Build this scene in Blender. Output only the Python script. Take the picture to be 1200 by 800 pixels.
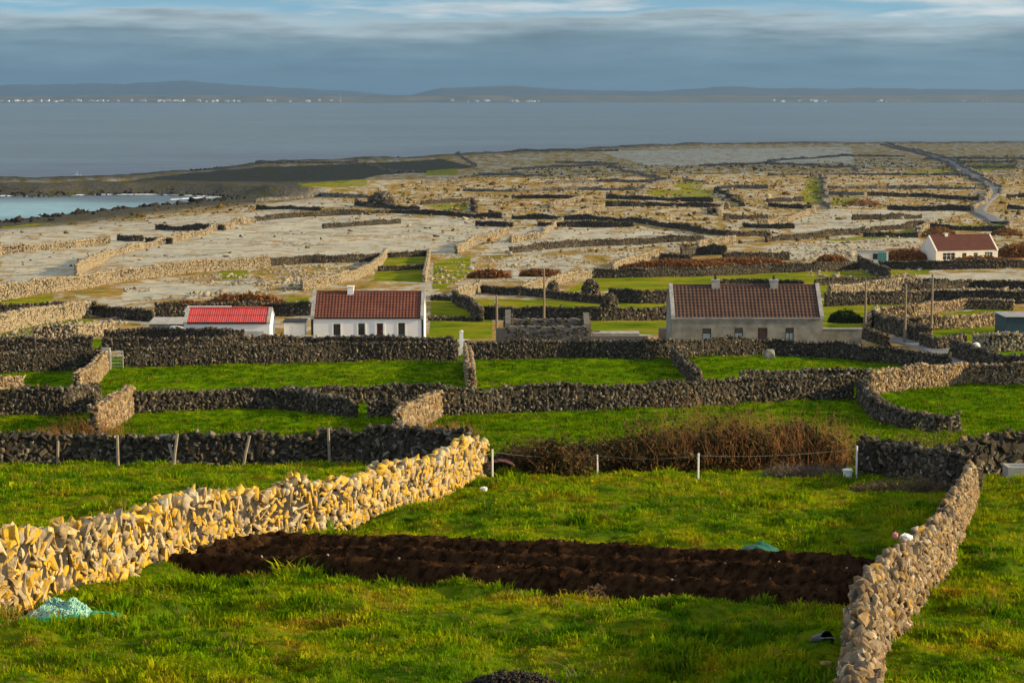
import bpy, bmesh, math, random
import numpy as np
from mathutils import Matrix, Vector

random.seed(7)
rng = np.random.default_rng(7)
for o in list(bpy.data.objects):
    bpy.data.objects.remove(o)
scene = bpy.context.scene
COL = scene.collection

# ------------------------------------------------------------------ camera
CAM_H = 42.0                     # metres above the sea
FPX = 2333.0                     # focal length in photo pixels (1200 wide) = 70 mm
PITCH = math.atan((400 - 113) / FPX)
cam_d = bpy.data.cameras.new('camera')
cam_d.lens = 36.0 * FPX / 1200.0
cam_d.sensor_width = 36.0
cam_d.clip_start = 0.5
cam_d.clip_end = 120000.0
cam = bpy.data.objects.new('camera', cam_d)
cam.location = (0, 0, CAM_H)
cam.rotation_euler = (math.pi / 2 - PITCH, 0, 0)
COL.objects.link(cam)
scene.camera = cam

# ------------------------------------------------------------------ light
SUN_EL = 16.5                    # degrees above the horizon
SUN_AZ = 95.0                    # degrees from the view direction (+Y) towards the right (+X)
SUN_STRENGTH = 5.0
SKY_STRENGTH = 0.1
EXPOSURE = 0.6
el, az = math.radians(SUN_EL), math.radians(SUN_AZ)
sun_dir = Vector((math.sin(az) * math.cos(el), math.cos(az) * math.cos(el), math.sin(el)))
sl = bpy.data.lights.new('sun', 'SUN')
sl.energy = SUN_STRENGTH
sl.angle = math.radians(0.5)
sl.color = (1.0, 0.77, 0.43)
so = bpy.data.objects.new('sun', sl)
so.rotation_euler = sun_dir.to_track_quat('Z', 'Y').to_euler()
so.location = (60, 20, 80)
COL.objects.link(so)
scene.view_settings.view_transform = 'Standard'
scene.view_settings.look = 'None'
scene.view_settings.gamma = 1.0
scene.view_settings.use_curve_mapping = False
scene.view_settings.exposure = EXPOSURE


class NT:
    """small helper round a node tree"""
    def __init__(s, nt):
        s.nt = nt
    def n(s, kind, **kw):
        nd = s.nt.nodes.new(kind)
        for k, v in kw.items():
            setattr(nd, k, v)
        return nd
    def link(s, a, b):
        s.nt.links.new(a, b)
    def put(s, sock, v):
        if isinstance(v, bpy.types.NodeSocket):
            s.link(v, sock)
        else:
            sock.default_value = v
    def math(s, op, a, b=0.0, c=0.0, clamp=False):
        m = s.n('ShaderNodeMath', operation=op, use_clamp=clamp)
        s.put(m.inputs[0], a); s.put(m.inputs[1], b); s.put(m.inputs[2], c)
        return m.outputs[0]
    def ramp(s, fac, stops, interp='LINEAR'):
        r = s.n('ShaderNodeValToRGB')
        r.color_ramp.interpolation = interp
        els = r.color_ramp.elements
        while len(els) < len(stops):
            els.new(0.5)
        for e, (p, c) in zip(els, stops):
            e.position = p
            e.color = (c, c, c, 1) if isinstance(c, (int, float)) else (*c, 1)
        s.put(r.inputs[0], fac)
        return r.outputs[0]
    def step(s, v, lo, hi):
        m = s.n('ShaderNodeMapRange', interpolation_type='SMOOTHSTEP')
        s.put(m.inputs[0], v)
        s.put(m.inputs[1], lo); s.put(m.inputs[2], hi)
        return m.outputs[0]
    def mix(s, f, a, b, blend='MIX'):
        m = s.n('ShaderNodeMix', data_type='RGBA', blend_type=blend)
        s.put(m.inputs[0], f)
        for i, v in ((6, a), (7, b)):
            if isinstance(v, tuple) and len(v) == 3:
                v = (*v, 1)
            s.put(m.inputs[i], v)
        return m.outputs[2]
    def noise(s, vec, scale, detail=3.0, rough=0.55, dist=0.0):
        t = s.n('ShaderNodeTexNoise')
        if vec is not None:
            s.link(vec, t.inputs['Vector'])
        t.inputs['Scale'].default_value = scale
        t.inputs['Detail'].default_value = detail
        t.inputs['Roughness'].default_value = rough
        t.inputs['Distortion'].default_value = dist
        return t.outputs[0]
    def mapping(s, vec, scale=(1, 1, 1), rot=(0, 0, 0), loc=(0, 0, 0)):
        m = s.n('ShaderNodeMapping')
        s.link(vec, m.inputs[0])
        m.inputs['Scale'].default_value = scale
        m.inputs['Rotation'].default_value = rot
        m.inputs['Location'].default_value = loc
        return m.outputs[0]
    def attr(s, name):
        return s.n('ShaderNodeAttribute', attribute_name=name).outputs['Fac']
    def pos(s):
        return s.n('ShaderNodeNewGeometry').outputs['Position']


# ------------------------------------------------------------------ world: clear sky with layered clouds
world = bpy.data.worlds.new('World')
scene.world = world
world.use_nodes = True
W = NT(world.node_tree)
for n in list(world.node_tree.nodes):
    world.node_tree.nodes.remove(n)
wout = W.n('ShaderNodeOutputWorld')
bg = W.n('ShaderNodeBackground')
bg.inputs[1].default_value = SKY_STRENGTH
sky = W.n('ShaderNodeTexSky', sky_type='NISHITA')
sky.sun_disc = False
sky.sun_elevation = el
sky.sun_rotation = az
sky.altitude = 40
sky.air_density = 1.0
sky.dust_density = 0.2
sky.ozone_density = 3.0
tc = W.n('ShaderNodeTexCoord')
dirv = tc.outputs['Generated']
sep = W.n('ShaderNodeSeparateXYZ'); W.link(dirv, sep.inputs[0])
elev = sep.outputs[2]
nA = W.noise(W.mapping(dirv, (7, 7, 60)), 1.0, 6, 0.55)
nB = W.noise(W.mapping(dirv, (22, 22, 190), loc=(3.1, 1.7, 0.4)), 1.0, 6, 0.6)
nC = W.noise(W.mapping(dirv, (3.0, 3.0, 9), loc=(9.1, 4.7, 2.4)), 1.0, 5, 0.55)
nL = W.noise(W.mapping(dirv, (4.2, 4.2, 20), loc=(2.0, 5.0, 1.0)), 1.0, 2, 0.5)
# low bank: everything under about two degrees, uneven top
e2 = W.math('ADD', elev, W.math('MULTIPLY', W.math('SUBTRACT', nA, 0.5), 0.032))
e2 = W.math('ADD', e2, W.math('MULTIPLY', W.math('SUBTRACT', nB, 0.5), 0.012))
bank = W.math('SUBTRACT', 1.0, W.step(e2, 0.0345, 0.0425))
# second thin layers above it, and scattered cloud over the rest of the sky
wisp = W.math('MULTIPLY', W.step(nA, 0.47, 0.62), W.step(elev, 0.034, 0.040))
high = W.math('MULTIPLY', W.step(nC, 0.4, 0.58), W.step(elev, 0.05, 0.12))
cov = W.math('MAXIMUM', bank, W.math('MAXIMUM', W.math('MULTIPLY', wisp, 0.8), W.math('MULTIPLY', high, 0.85)))
k = 1.0 / SKY_STRENGTH
def kc(r, g, b): return (r * k, g * k, b * k)
t_el = W.math('ADD', W.math('MULTIPLY', e2, 1 / 0.045), 0.0)
bankcol = W.ramp(t_el, [(0.0, (0.095, 0.16, 0.205)), (0.35, (0.115, 0.19, 0.24)), (0.62, (0.165, 0.24, 0.28)), (0.8, (0.32, 0.39, 0.41)), (0.95, (0.62, 0.63, 0.61))])
lum = W.math('ADD', 0.5, W.math('MULTIPLY', nB, 0.85))
lum = W.math('MULTIPLY', lum, W.math('ADD', 0.75, W.math('MULTIPLY', nL, 0.5)))
sc1 = W.n('ShaderNodeVectorMath', operation='SCALE'); W.link(bankcol, sc1.inputs[0]); W.link(W.math('MULTIPLY', lum, k), sc1.inputs[3])
highcol = W.ramp(nC, [(0.4, (0.74, 0.75, 0.74)), (0.72, (0.46, 0.5, 0.54))])
sc2 = W.n('ShaderNodeVectorMath', operation='SCALE'); W.link(highcol, sc2.inputs[0]); sc2.inputs[3].default_value = k
ccol = W.mix(W.step(elev, 0.045, 0.14), sc1.outputs[0], sc2.outputs[0])
tint = W.mix(W.step(elev, 0.03, 0.22), (0.46, 0.72, 1.12), (0.95, 1.0, 1.05))
skyc = W.mix(1.0, sky.outputs[0], tint, 'MULTIPLY')
final = W.mix(cov, skyc, ccol)
W.link(final, bg.inputs[0])
W.link(bg.outputs[0], wout.inputs[0])

# ------------------------------------------------------------------ numeric helpers
def _hash(ix, iy, s):
    h = (ix.astype(np.int64) * 374761393 + iy.astype(np.int64) * 668265263 + s * 974634777) & 0x7fffffff
    h = ((h ^ (h >> 13)) * 1274126177) & 0x7fffffff
    return ((h ^ (h >> 16)) & 0xffff) / 65535.0

def vnoise(x, y, s=0):
    x = np.asarray(x, float); y = np.asarray(y, float)
    ix = np.floor(x); iy = np.floor(y)
    fx = x - ix; fy = y - iy
    fx = fx * fx * (3 - 2 * fx); fy = fy * fy * (3 - 2 * fy)
    a = _hash(ix, iy, s); b = _hash(ix + 1, iy, s); c = _hash(ix, iy + 1, s); d = _hash(ix + 1, iy + 1, s)
    return (a * (1 - fx) + b * fx) * (1 - fy) + (c * (1 - fx) + d * fx) * fy

def fbm(x, y, s=0, o=3):
    v = 0; a = 0.5; t = 0
    for i in range(o):
        v = v + a * vnoise(np.asarray(x) * 2 ** i + 17.3 * i, np.asarray(y) * 2 ** i - 9.1 * i, s + i); t += a; a *= 0.5
    return v / t

def sstep(a, b, x):
    t = np.clip((np.asarray(x, float) - a) / (b - a), 0, 1)
    return t * t * (3 - 2 * t)

# drop of the hillside below the camera, by distance in front of it
PD = np.array([-400, -60, 0, 5, 10, 18, 25, 35, 50, 69, 83, 111, 155, 208, 300, 424, 640, 1000, 1300, 2600], float)
PV = np.array([-30, -6, 1.75, 4.6, 5.6, 6.45, 7.2, 8.9, 11.0, 13.4, 15.2, 17.8, 20.9, 25.0, 30.0, 35.0, 38.4, 39.9, 40.6, 41.2], float)
_h = np.diff(PD); _dl = np.diff(PV) / _h
_m = np.zeros_like(PD); _m[0] = _dl[0]; _m[-1] = _dl[-1]
for i in range(1, len(PD) - 1):
    if _dl[i - 1] * _dl[i] > 0:
        w1 = 2 * _h[i] + _h[i - 1]; w2 = _h[i] + 2 * _h[i - 1]
        _m[i] = (w1 + w2) / (w1 / _dl[i - 1] + w2 / _dl[i])

def drop(d):
    d = np.clip(np.asarray(d, float), PD[0], PD[-1])
    i = np.clip(np.searchsorted(PD, d) - 1, 0, len(PD) - 2)
    h = _h[i]; t = (d - PD[i]) / h
    return ((2 * t**3 - 3 * t**2 + 1) * PV[i] + (t**3 - 2 * t**2 + t) * h * _m[i]
            + (-2 * t**3 + 3 * t**2) * PV[i + 1] + (t**3 - t**2) * h * _m[i + 1])

cp, sp = math.cos(PITCH), math.sin(PITCH)
def ray(px, py):
    cx, cy = (px - 600) / FPX, (400 - py) / FPX
    v = np.array([cx, cp + cy * sp, -sp + cy * cp])     # forward (0,cp,-sp), up (0,sp,cp)
    return v / v[1]                                     # scaled so that y = 1

def plane_pt(px, py, z=0.5):
    r = ray(px, py)
    t = (z - CAM_H) / r[2]
    return (r[0] * t, t)

COAST_PX = [(1500, 166), (1200, 168), (1000, 169), (800, 170), (730, 172), (690, 175), (600, 179), (500, 184), (400, 189), (300, 194), (240, 198), (195, 204), (150, 208),
            (100, 212), (40, 215), (-60, 217), (-130, 221), (-60, 228), (0, 229), (50, 229.5), (110, 227.5), (180, 227), (230, 228.6), (264, 230.2),
            (264, 232.2), (235, 235), (200, 238), (150, 242.5), (100, 247), (40, 254), (0, 259), (-60, 264), (-200, 272), (-420, 285)]
COAST = np.array([plane_pt(*p) for p in COAST_PX])
LAND = np.vstack([COAST, [(-900, 300), (-900, -700), (1500, -700), (1500, 1700)]])

def in_poly(x, y, poly):
    x = np.asarray(x, float); y = np.asarray(y, float)
    c = np.zeros(x.shape, bool); n = len(poly)
    for i in range(n):
        x1, y1 = poly[i]; x2, y2 = poly[(i + 1) % n]
        if y1 == y2: continue
        k = ((y1 > y) != (y2 > y)) & (x < (x2 - x1) * (y - y1) / (y2 - y1) + x1)
        c ^= k
    return c

def seg_dist(x, y, line):
    x = np.asarray(x, float); y = np.asarray(y, float)
    best = np.full(x.shape, 1e9)
    for i in range(len(line) - 1):
        ax, ay = line[i]; bx, by = line[i + 1]
        dx, dy = bx - ax, by - ay; L2 = dx * dx + dy * dy + 1e-9
        t = np.clip(((x - ax) * dx + (y - ay) * dy) / L2, 0, 1)
        best = np.minimum(best, np.hypot(x - ax - t * dx, y - ay - t * dy))
    return best

def coast_sd(x, y):
    s = seg_dist(x, y, COAST) + (fbm(x / 9.0, y / 14.0, 31, 3) - 0.5) * 6
    return np.where(in_poly(x, y, LAND), s, -s)

def zg(x, y):
    x = np.asarray(x, float); y = np.asarray(y, float)
    z = CAM_H - drop(y)
    d = np.maximum(y, 5)
    z = z + (fbm(x / 2.6, y / 2.6, 3, 2) - 0.5) * 0.14 * sstep(8, 20, d)
    z = z + (fbm(x / 14, y / 17, 5, 3) - 0.5) * np.clip(d / 300.0, 0.06, 0.75)
    z = z + (fbm(x / 60, y / 75, 8, 3) - 0.5) * 1.5 * sstep(170, 420, d)
    far = y > 480
    if np.any(far):
        sd = coast_sd(x, y) if x.ndim else coast_sd(x[None], y[None])[0]
        south = (x < 0) & (y < 835)                     # the gentle south side of the bay
        run = np.where(south, 120.0, 22.0)
        up_ = np.clip(sd / run, 0, 1); up_ = up_ * up_ * (3 - 2 * up_)
        ridge = np.where(south, 0.0, 1.0) * 1.7 * np.exp(-((sd - 26) / 17.0) ** 2) * (0.5 + fbm(x / 22, y / 22, 12, 2))
        zi = (z + ridge) * up_ + 0.25 * (1 - up_) + (fbm(x / 4, y / 6, 14, 2) - 0.4) * np.where(south, .5, 1.1) * (1 - sstep(10, 60, sd))
        zo = np.maximum(-0.25 + sd * 0.05, -3.0) + (fbm(x / 4, y / 6, 14, 2) - 0.5) * 0.5
        z = np.where(far, np.where(sd > 0, np.maximum(zi, 0.12), zo), z)
    return z

CALM = []                                            # spots kept level under things that lie on the grass
def micro(x, y):
    a = 0.62 - 0.34 * sstep(50, 90, y)
    for cx, cy, rad in CALM:
        a = a * sstep(rad * .7, rad * 1.6, np.hypot(x - cx, y - cy))
    return (fbm(x / 1.0, y / 1.15, 41, 3) - 0.52) * a * (y < 170)

_ds = np.concatenate([np.arange(8, 120, 0.25), np.geomspace(120, 2500, 1500)])
def pix(px, py):
    """ground point under a photo pixel (the ray from the camera meets the hillside)"""
    r = ray(px, py)
    f = CAM_H + r[2] * _ds - zg(r[0] * _ds, _ds)
    i = int(np.argmax(f < 0))
    if i == 0: i = len(_ds) - 1
    a, b = f[i - 1], f[i]
    t = _ds[i - 1] + (_ds[i] - _ds[i - 1]) * (a / (a - b + 1e-12))
    return np.array([r[0] * t, t, float(zg(np.array([r[0] * t]), np.array([t]))[0])])

def gz(x, y):
    return float(zg(np.array([x]), np.array([y]))[0])

def size_at(y):                                         # photo pixels per metre at a distance
    return FPX / y

# ------------------------------------------------------------------ object helpers
def np_mesh(name, V, F, attrs=None, mats=None, midx=None, smooth=False):
    V = np.asarray(V, np.float32); F = np.asarray(F, np.int32)
    me = bpy.data.meshes.new(name)
    k = F.shape[1]
    me.vertices.add(len(V)); me.vertices.foreach_set('co', V.ravel())
    me.loops.add(F.size); me.loops.foreach_set('vertex_index', F.ravel())
    me.polygons.add(len(F))
    me.polygons.foreach_set('loop_start', np.arange(0, F.size, k, dtype=np.int32))
    if smooth: me.polygons.foreach_set('use_smooth', np.ones(len(F), bool))
    if mats:
        for m in mats: me.materials.append(m)
    if midx is not None: me.polygons.foreach_set('material_index', np.asarray(midx, np.int32))
    me.update(calc_edges=True)
    for k_, v in (attrs or {}).items():
        a = me.attributes.new(k_, 'FLOAT', 'POINT'); a.data.foreach_set('value', np.asarray(v, np.float32))
    return me

def link(name, me, parent=None, loc=None, **tags):
    o = bpy.data.objects.new(name, me)
    COL.objects.link(o)
    if parent is not None: o.parent = parent
    if loc is not None: o.location = loc
    tag(o, **tags)
    return o

def tag(o, label=None, category=None, group=None, kind=None):
    if label: o['label'] = label
    if category: o['category'] = category
    if group: o['group'] = group
    if kind: o['kind'] = kind
    return o

def empty(name, loc, rz=0, **tags):
    o = bpy.data.objects.new(name, None)
    o.empty_display_size = 0.3
    o.location = loc; o.rotation_euler = (0, 0, rz)
    COL.objects.link(o)
    tag(o, **tags)
    return o

class MB:
    """collects boxes, tubes and faces into one mesh"""
    def __init__(s):
        s.v = []; s.f = []
    def add(s, vs, fs):
        b = len(s.v); s.v += [tuple(v) for v in vs]; s.f += [tuple(i + b for i in f) for f in fs]
        return s
    def box(s, x0, x1, y0, y1, z0, z1):
        return s.add([(x0, y0, z0), (x1, y0, z0), (x1, y1, z0), (x0, y1, z0), (x0, y0, z1), (x1, y0, z1), (x1, y1, z1), (x0, y1, z1)],
                     [(0, 3, 2, 1), (4, 5, 6, 7), (0, 1, 5, 4), (1, 2, 6, 5), (2, 3, 7, 6), (3, 0, 4, 7)])
    def prism(s, pts, y0, y1):                        # outline in x,z pushed along y
        n = len(pts)
        v = [(x, y0, z) for x, z in pts] + [(x, y1, z) for x, z in pts]
        f = [tuple(range(n)), tuple(range(2 * n - 1, n - 1, -1))]
        f += [(i, i + n, (i + 1) % n + n, (i + 1) % n) for i in range(n)]
        return s.add(v, f)
    def prismx(s, pts, x0, x1):                       # outline in y,z pushed along x
        n = len(pts)
        v = [(x0, y, z) for y, z in pts] + [(x1, y, z) for y, z in pts]
        f = [tuple(range(n - 1, -1, -1)), tuple(range(n, 2 * n))]
        f += [(i, (i + 1) % n, (i + 1) % n + n, i + n) for i in range(n)]
        return s.add(v, f)
    def tube(s, pts, r0, r1=None, n=6, cap=True):
        r1 = r0 if r1 is None else r1
        pts = [Vector(p) for p in pts]; m = len(pts); rings = []
        vs = []; fs = []
        for i, p in enumerate(pts):
            t = (pts[min(i + 1, m - 1)] - pts[max(i - 1, 0)])
            if t.length < 1e-9: t = Vector((0, 0, 1))
            t.normalize()
            a = t.cross(Vector((0, 0, 1)) if abs(t.z) < 0.9 else Vector((1, 0, 0))).normalized(); b = t.cross(a)
            r = r0 + (r1 - r0) * i / max(1, m - 1)
            for j in range(n):
                q = 2 * math.pi * j / n
                vs.append(p + a * math.cos(q) * r + b * math.sin(q) * r)
        for i in range(m - 1):
            for j in range(n):
                fs.append((i * n + j, i * n + (j + 1) % n, (i + 1) * n + (j + 1) % n, (i + 1) * n + j))
        if cap:
            fs.append(tuple(range(n - 1, -1, -1))); fs.append(tuple(range((m - 1) * n, m * n)))
        return s.add(vs, fs)
    def mesh(s, name, mat, smooth=False):
        me = bpy.data.meshes.new(name)
        me.from_pydata(s.v, [], s.f); me.update()
        bm = bmesh.new(); bm.from_mesh(me); bmesh.ops.recalc_face_normals(bm, faces=bm.faces); bm.to_mesh(me); bm.free()
        if mat: me.materials.append(mat)
        if smooth: me.polygons.foreach_set('use_smooth', np.ones(len(me.polygons), bool))
        return me
    def obj(s, name, mat, parent=None, loc=None, smooth=False, **tags):
        return link(name, s.mesh(name, mat, smooth), parent, loc, **tags)

# ------------------------------------------------------------------ materials
def new_mat(name):
    m = bpy.data.materials.new(name); m.use_nodes = True
    t = NT(m.node_tree)
    b = m.node_tree.nodes['Principled BSDF']
    b.inputs['Specular IOR Level'].default_value = 0.3
    return m, t, b

def bump(t, b, h, strength=0.5, dist=0.05):
    bn = t.n('ShaderNodeBump'); bn.inputs['Strength'].default_value = strength; bn.inputs['Distance'].default_value = dist
    t.link(h, bn.inputs['Height']); t.link(bn.outputs[0], b.inputs['Normal'])

def simple_mat(name, c0, c1, scale=6.0, rough=0.75, metal=0.0, bstr=0.25, obj=True, stretch=(1, 1, 1)):
    m, t, b = new_mat(name)
    v = t.n('ShaderNodeTexCoord').outputs['Object'] if obj else t.pos()
    v = t.mapping(v, stretch)
    n = t.noise(v, scale, 5, 0.6)
    t.link(t.mix(t.step(n, 0.3, 0.7), c0, c1), b.inputs['Base Color'])
    b.inputs['Roughness'].default_value = rough; b.inputs['Metallic'].default_value = metal
    if bstr: bump(t, b, t.noise(v, scale * 4, 4, 0.6), bstr, 0.02)
    return m

def stone_mat(name, cols, lichen=(0.5, 0.34, 0.06), lich=0.2, white=0.1, low_lichen=0.0):
    m, t, b = new_mat(name)
    p = t.pos()
    g = t.n('ShaderNodeNewGeometry'); oi = t.n('ShaderNodeObjectInfo')
    rnd = t.math('FRACT', t.math('ADD', g.outputs['Random Per Island'], t.math('MULTIPLY', oi.outputs['Random'], 7.13)))
    rnd2 = t.math('FRACT', t.math('MULTIPLY', rnd, 13.7))
    base = t.ramp(rnd, [(i / (len(cols) - 1), c) for i, c in enumerate(cols)])
    n1 = t.noise(p, 9, 5, 0.65)
    n2 = t.noise(p, 3.2, 4, 0.6)
    n3 = t.noise(p, 1.1, 2, 0.5)
    lum = t.math('ADD', 0.3, t.math('MULTIPLY', n1, 1.4))
    sc = t.n('ShaderNodeVectorMath', operation='SCALE'); t.link(base, sc.inputs[0]); t.link(lum, sc.inputs[3])
    mk = t.math('ADD', t.math('MULTIPLY', n2, 0.55), t.math('ADD', t.math('MULTIPLY', rnd2, 0.3), t.math('MULTIPLY', n3, 0.35)))
    lm = t.math('MULTIPLY', t.math('MULTIPLY', t.step(mk, 0.72 - lich * 0.5, 0.84 - lich * 0.5), t.step(n1, 0.36, 0.52)), 0.9)
    c = t.mix(lm, sc.outputs[0], lichen)
    wm = t.step(t.math('ADD', t.noise(p, 5.5, 5, 0.7), t.math('MULTIPLY', rnd2, 0.16)), 0.76 - white, 0.84 - white)
    c = t.mix(t.math('MULTIPLY', wm, 0.7), c, (0.55, 0.53, 0.49))
    t.link(c, b.inputs['Base Color'])
    b.inputs['Roughness'].default_value = 0.9
    b.inputs['Specular IOR Level'].default_value = 0.0
    nf = t.noise(p, 34, 3, 0.6)
    bump(t, b, t.math('ADD', n1, t.math('MULTIPLY', nf, 0.35)), 0.8, 0.035)
    return m

M = {}
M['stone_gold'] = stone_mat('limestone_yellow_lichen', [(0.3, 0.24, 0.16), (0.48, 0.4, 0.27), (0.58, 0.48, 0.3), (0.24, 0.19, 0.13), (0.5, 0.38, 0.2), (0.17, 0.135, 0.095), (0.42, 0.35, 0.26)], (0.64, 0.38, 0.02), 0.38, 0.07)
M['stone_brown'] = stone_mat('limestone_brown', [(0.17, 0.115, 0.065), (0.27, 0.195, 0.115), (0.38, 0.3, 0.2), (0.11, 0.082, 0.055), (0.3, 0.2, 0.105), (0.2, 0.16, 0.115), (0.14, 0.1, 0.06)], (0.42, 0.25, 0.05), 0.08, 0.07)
M['stone_grey'] = stone_mat('limestone_grey', [(0.045, 0.039, 0.03), (0.09, 0.08, 0.062), (0.028, 0.024, 0.018), (0.19, 0.17, 0.135), (0.065, 0.053, 0.037), (0.035, 0.031, 0.024), (0.12, 0.096, 0.066), (0.05, 0.044, 0.034)], (0.26, 0.17, 0.05), 0.0, 0.05)  # grey lichened stone, deepened to carry the shade on unlit walls
M['stone_pale'] = stone_mat('limestone_pale', [(0.25, 0.21, 0.15), (0.34, 0.285, 0.2), (0.18, 0.155, 0.115), (0.38, 0.315, 0.22), (0.28, 0.23, 0.155)], (0.4, 0.26, 0.07), 0.06, 0.04)  # paler copy that puts the sun into the colour of lit walls
M['core'] = simple_mat('wall_hearting', (0.016, 0.013, 0.01), (0.045, 0.038, 0.028), 5, 0.95, obj=False)
M['core_far'] = simple_mat('wall_rubble', (0.05, 0.045, 0.038), (0.17, 0.15, 0.115), 0.5, 0.95, obj=False)
M['soil'] = simple_mat('dark_peaty_soil', (0.011, 0.0058, 0.003), (0.05, 0.026, 0.0125), 5.5, 1.0, bstr=1.0, obj=False)
M['soil'].node_tree.nodes['Principled BSDF'].inputs['Specular IOR Level'].default_value = 0.0
M['boulder'] = stone_mat('shore_boulder', [(0.06, 0.055, 0.05), (0.12, 0.11, 0.1), (0.035, 0.03, 0.028), (0.16, 0.145, 0.125)], (0.2, 0.15, 0.08), 0.0, 0.0)
M['heath_clump'] = stone_mat('heath_clump', [(0.05, 0.035, 0.014), (0.13, 0.075, 0.022), (0.09, 0.08, 0.018), (0.2, 0.12, 0.04), (0.035, 0.035, 0.012)], (0.2, 0.1, 0.03), 0.0, -0.2)
M['seaweed_rock'] = stone_mat('wet_weedy_rock', [(0.02, 0.016, 0.012), (0.04, 0.034, 0.028), (0.015, 0.012, 0.01)], (0.06, 0.04, 0.015), 0.0, -0.2)

def grass_color(t, lush=None):
    p = t.pos()
    a = t.noise(p, 0.45, 4, 0.6)
    b_ = t.noise(p, 2.3, 3, 0.6)
    c = t.noise(p, 0.07, 2, 0.5)
    v = t.math('ADD', t.math('MULTIPLY', a, 0.62), t.math('ADD', t.math('MULTIPLY', b_, 0.42), t.math('MULTIPLY', c, 0.16)))
    v = t.math('SUBTRACT', v, 0.1)
    col = t.ramp(v, [(0.33, (0.03, 0.09, 0.002)), (0.42, (0.08, 0.18, 0.003)), (0.5, (0.17, 0.27, 0.003)), (0.57, (0.28, 0.31, 0.004)), (0.64, (0.33, 0.24, 0.015)), (0.72, (0.18, 0.11, 0.02))])
    col2 = t.ramp(v, [(0.32, (0.03, 0.085, 0.001)), (0.45, (0.068, 0.145, 0.0015)), (0.55, (0.115, 0.19, 0.002)), (0.66, (0.18, 0.21, 0.003)), (0.76, (0.21, 0.17, 0.012))])  # lower fields: darker green copy, standing in for the dimmer sun there
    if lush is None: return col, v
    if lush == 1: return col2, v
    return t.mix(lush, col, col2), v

# grass blades
def blade_mat(name, lush):
    m, t, b = new_mat(name)
    col, _ = grass_color(t, lush)
    oi = t.n('ShaderNodeObjectInfo')
    hv = t.n('ShaderNodeHueSaturation'); t.link(col, hv.inputs['Color'])
    t.link(t.math('ADD', 0.5, t.math('MULTIPLY', oi.outputs['Random'], 0.95)), hv.inputs['Value'])
    t.link(t.math('ADD', 0.48, t.math('MULTIPLY', t.math('FRACT', t.math('MULTIPLY', oi.outputs['Random'], 5.7)), 0.035)), hv.inputs['Hue'])
    straw = t.step(t.math('FRACT', t.math('MULTIPLY', oi.outputs['Random'], 31.7)), 0.9 if lush is None else 0.96, 0.98)
    gc = t.mix(t.math('MULTIPLY', straw, 0.75), hv.outputs[0], (0.3, 0.19, 0.05))
    t.link(gc, b.inputs['Base Color']); b.inputs['Roughness'].default_value = 0.7
    b.inputs['Specular IOR Level'].default_value = 0.0
    tr = t.n('ShaderNodeBsdfTranslucent'); t.link(gc, tr.inputs[0])
    mx = t.n('ShaderNodeMixShader'); mx.inputs[0].default_value = 0.4
    t.link(b.outputs[0], mx.inputs[1]); t.link(tr.outputs[0], mx.inputs[2])
    t.link(mx.outputs[0], m.node_tree.nodes['Material Output'].inputs[0])
    return m
M['blade'] = blade_mat('grass_blades', None)
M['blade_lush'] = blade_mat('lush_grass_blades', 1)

# the ground: grass, heath, bare limestone and shore shingle by surveyed masks
m, t, b = new_mat('island_ground')
p = t.pos()
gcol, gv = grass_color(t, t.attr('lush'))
G = t.attr('grass'); R = t.attr('rock'); B = t.attr('beach'); H = t.attr('bracken')
nbig = t.noise(p, 0.035, 4, 0.6); nmid = t.noise(p, 0.16, 5, 0.62); nfine = t.noise(p, 0.9, 5, 0.6)
ps = t.mapping(p, (1, 0.35, 1))
nst = t.noise(ps, 0.22, 5, 0.65)
R = t.step(t.math('ADD', R, t.math('MULTIPLY', t.math('SUBTRACT', t.noise(p, 0.02, 4, 0.6), 0.5), 2.2)), 0.2, 0.8)
# limestone pavement with grikes
vor = t.n('ShaderNodeTexVoronoi', feature='DISTANCE_TO_EDGE'); t.link(t.mapping(p, (1, 0.45, 1), rot=(0, 0, 0.35)), vor.inputs['Vector']); vor.inputs['Scale'].default_value = 0.28
vor2 = t.n('ShaderNodeTexVoronoi', feature='DISTANCE_TO_EDGE'); t.link(t.mapping(p, (1.0, 0.12, 1), rot=(0, 0, -0.5)), vor2.inputs['Vector']); vor2.inputs['Scale'].default_value = 0.75
crack = t.math('MULTIPLY', t.step(vor.outputs[0], 0.008, 0.05), t.math('MAXIMUM', t.step(vor2.outputs[0], 0.02, 0.1), t.step(nbig, 0.56, 0.48)))
rock = t.mix(t.step(nmid, 0.3, 0.7), (0.36, 0.34, 0.265), (0.52, 0.485, 0.37))
rock = t.mix(t.math('MULTIPLY', t.step(nfine, 0.45, 0.7), 0.35), rock, (0.27, 0.25, 0.2))
cm = t.math('MULTIPLY', t.step(crack, 1.0, 0.0), t.step(t.noise(p, 0.05, 3, 0.6), 0.47, 0.62))
rock = t.mix(t.math('MULTIPLY', cm, 0.85), rock, (0.1, 0.085, 0.06))
streak = t.noise(t.mapping(p, (0.8, 0.55, 1), rot=(0, 0, 0.3)), 0.16, 6, 0.68)
rock = t.mix(t.math('MULTIPLY', t.step(streak, 0.54, 0.6), 0.8), rock, (0.3, 0.19, 0.07))
rock = t.mix(t.math('MULTIPLY', t.step(streak, 0.42, 0.34), 0.75), rock, (0.15, 0.135, 0.1))
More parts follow.
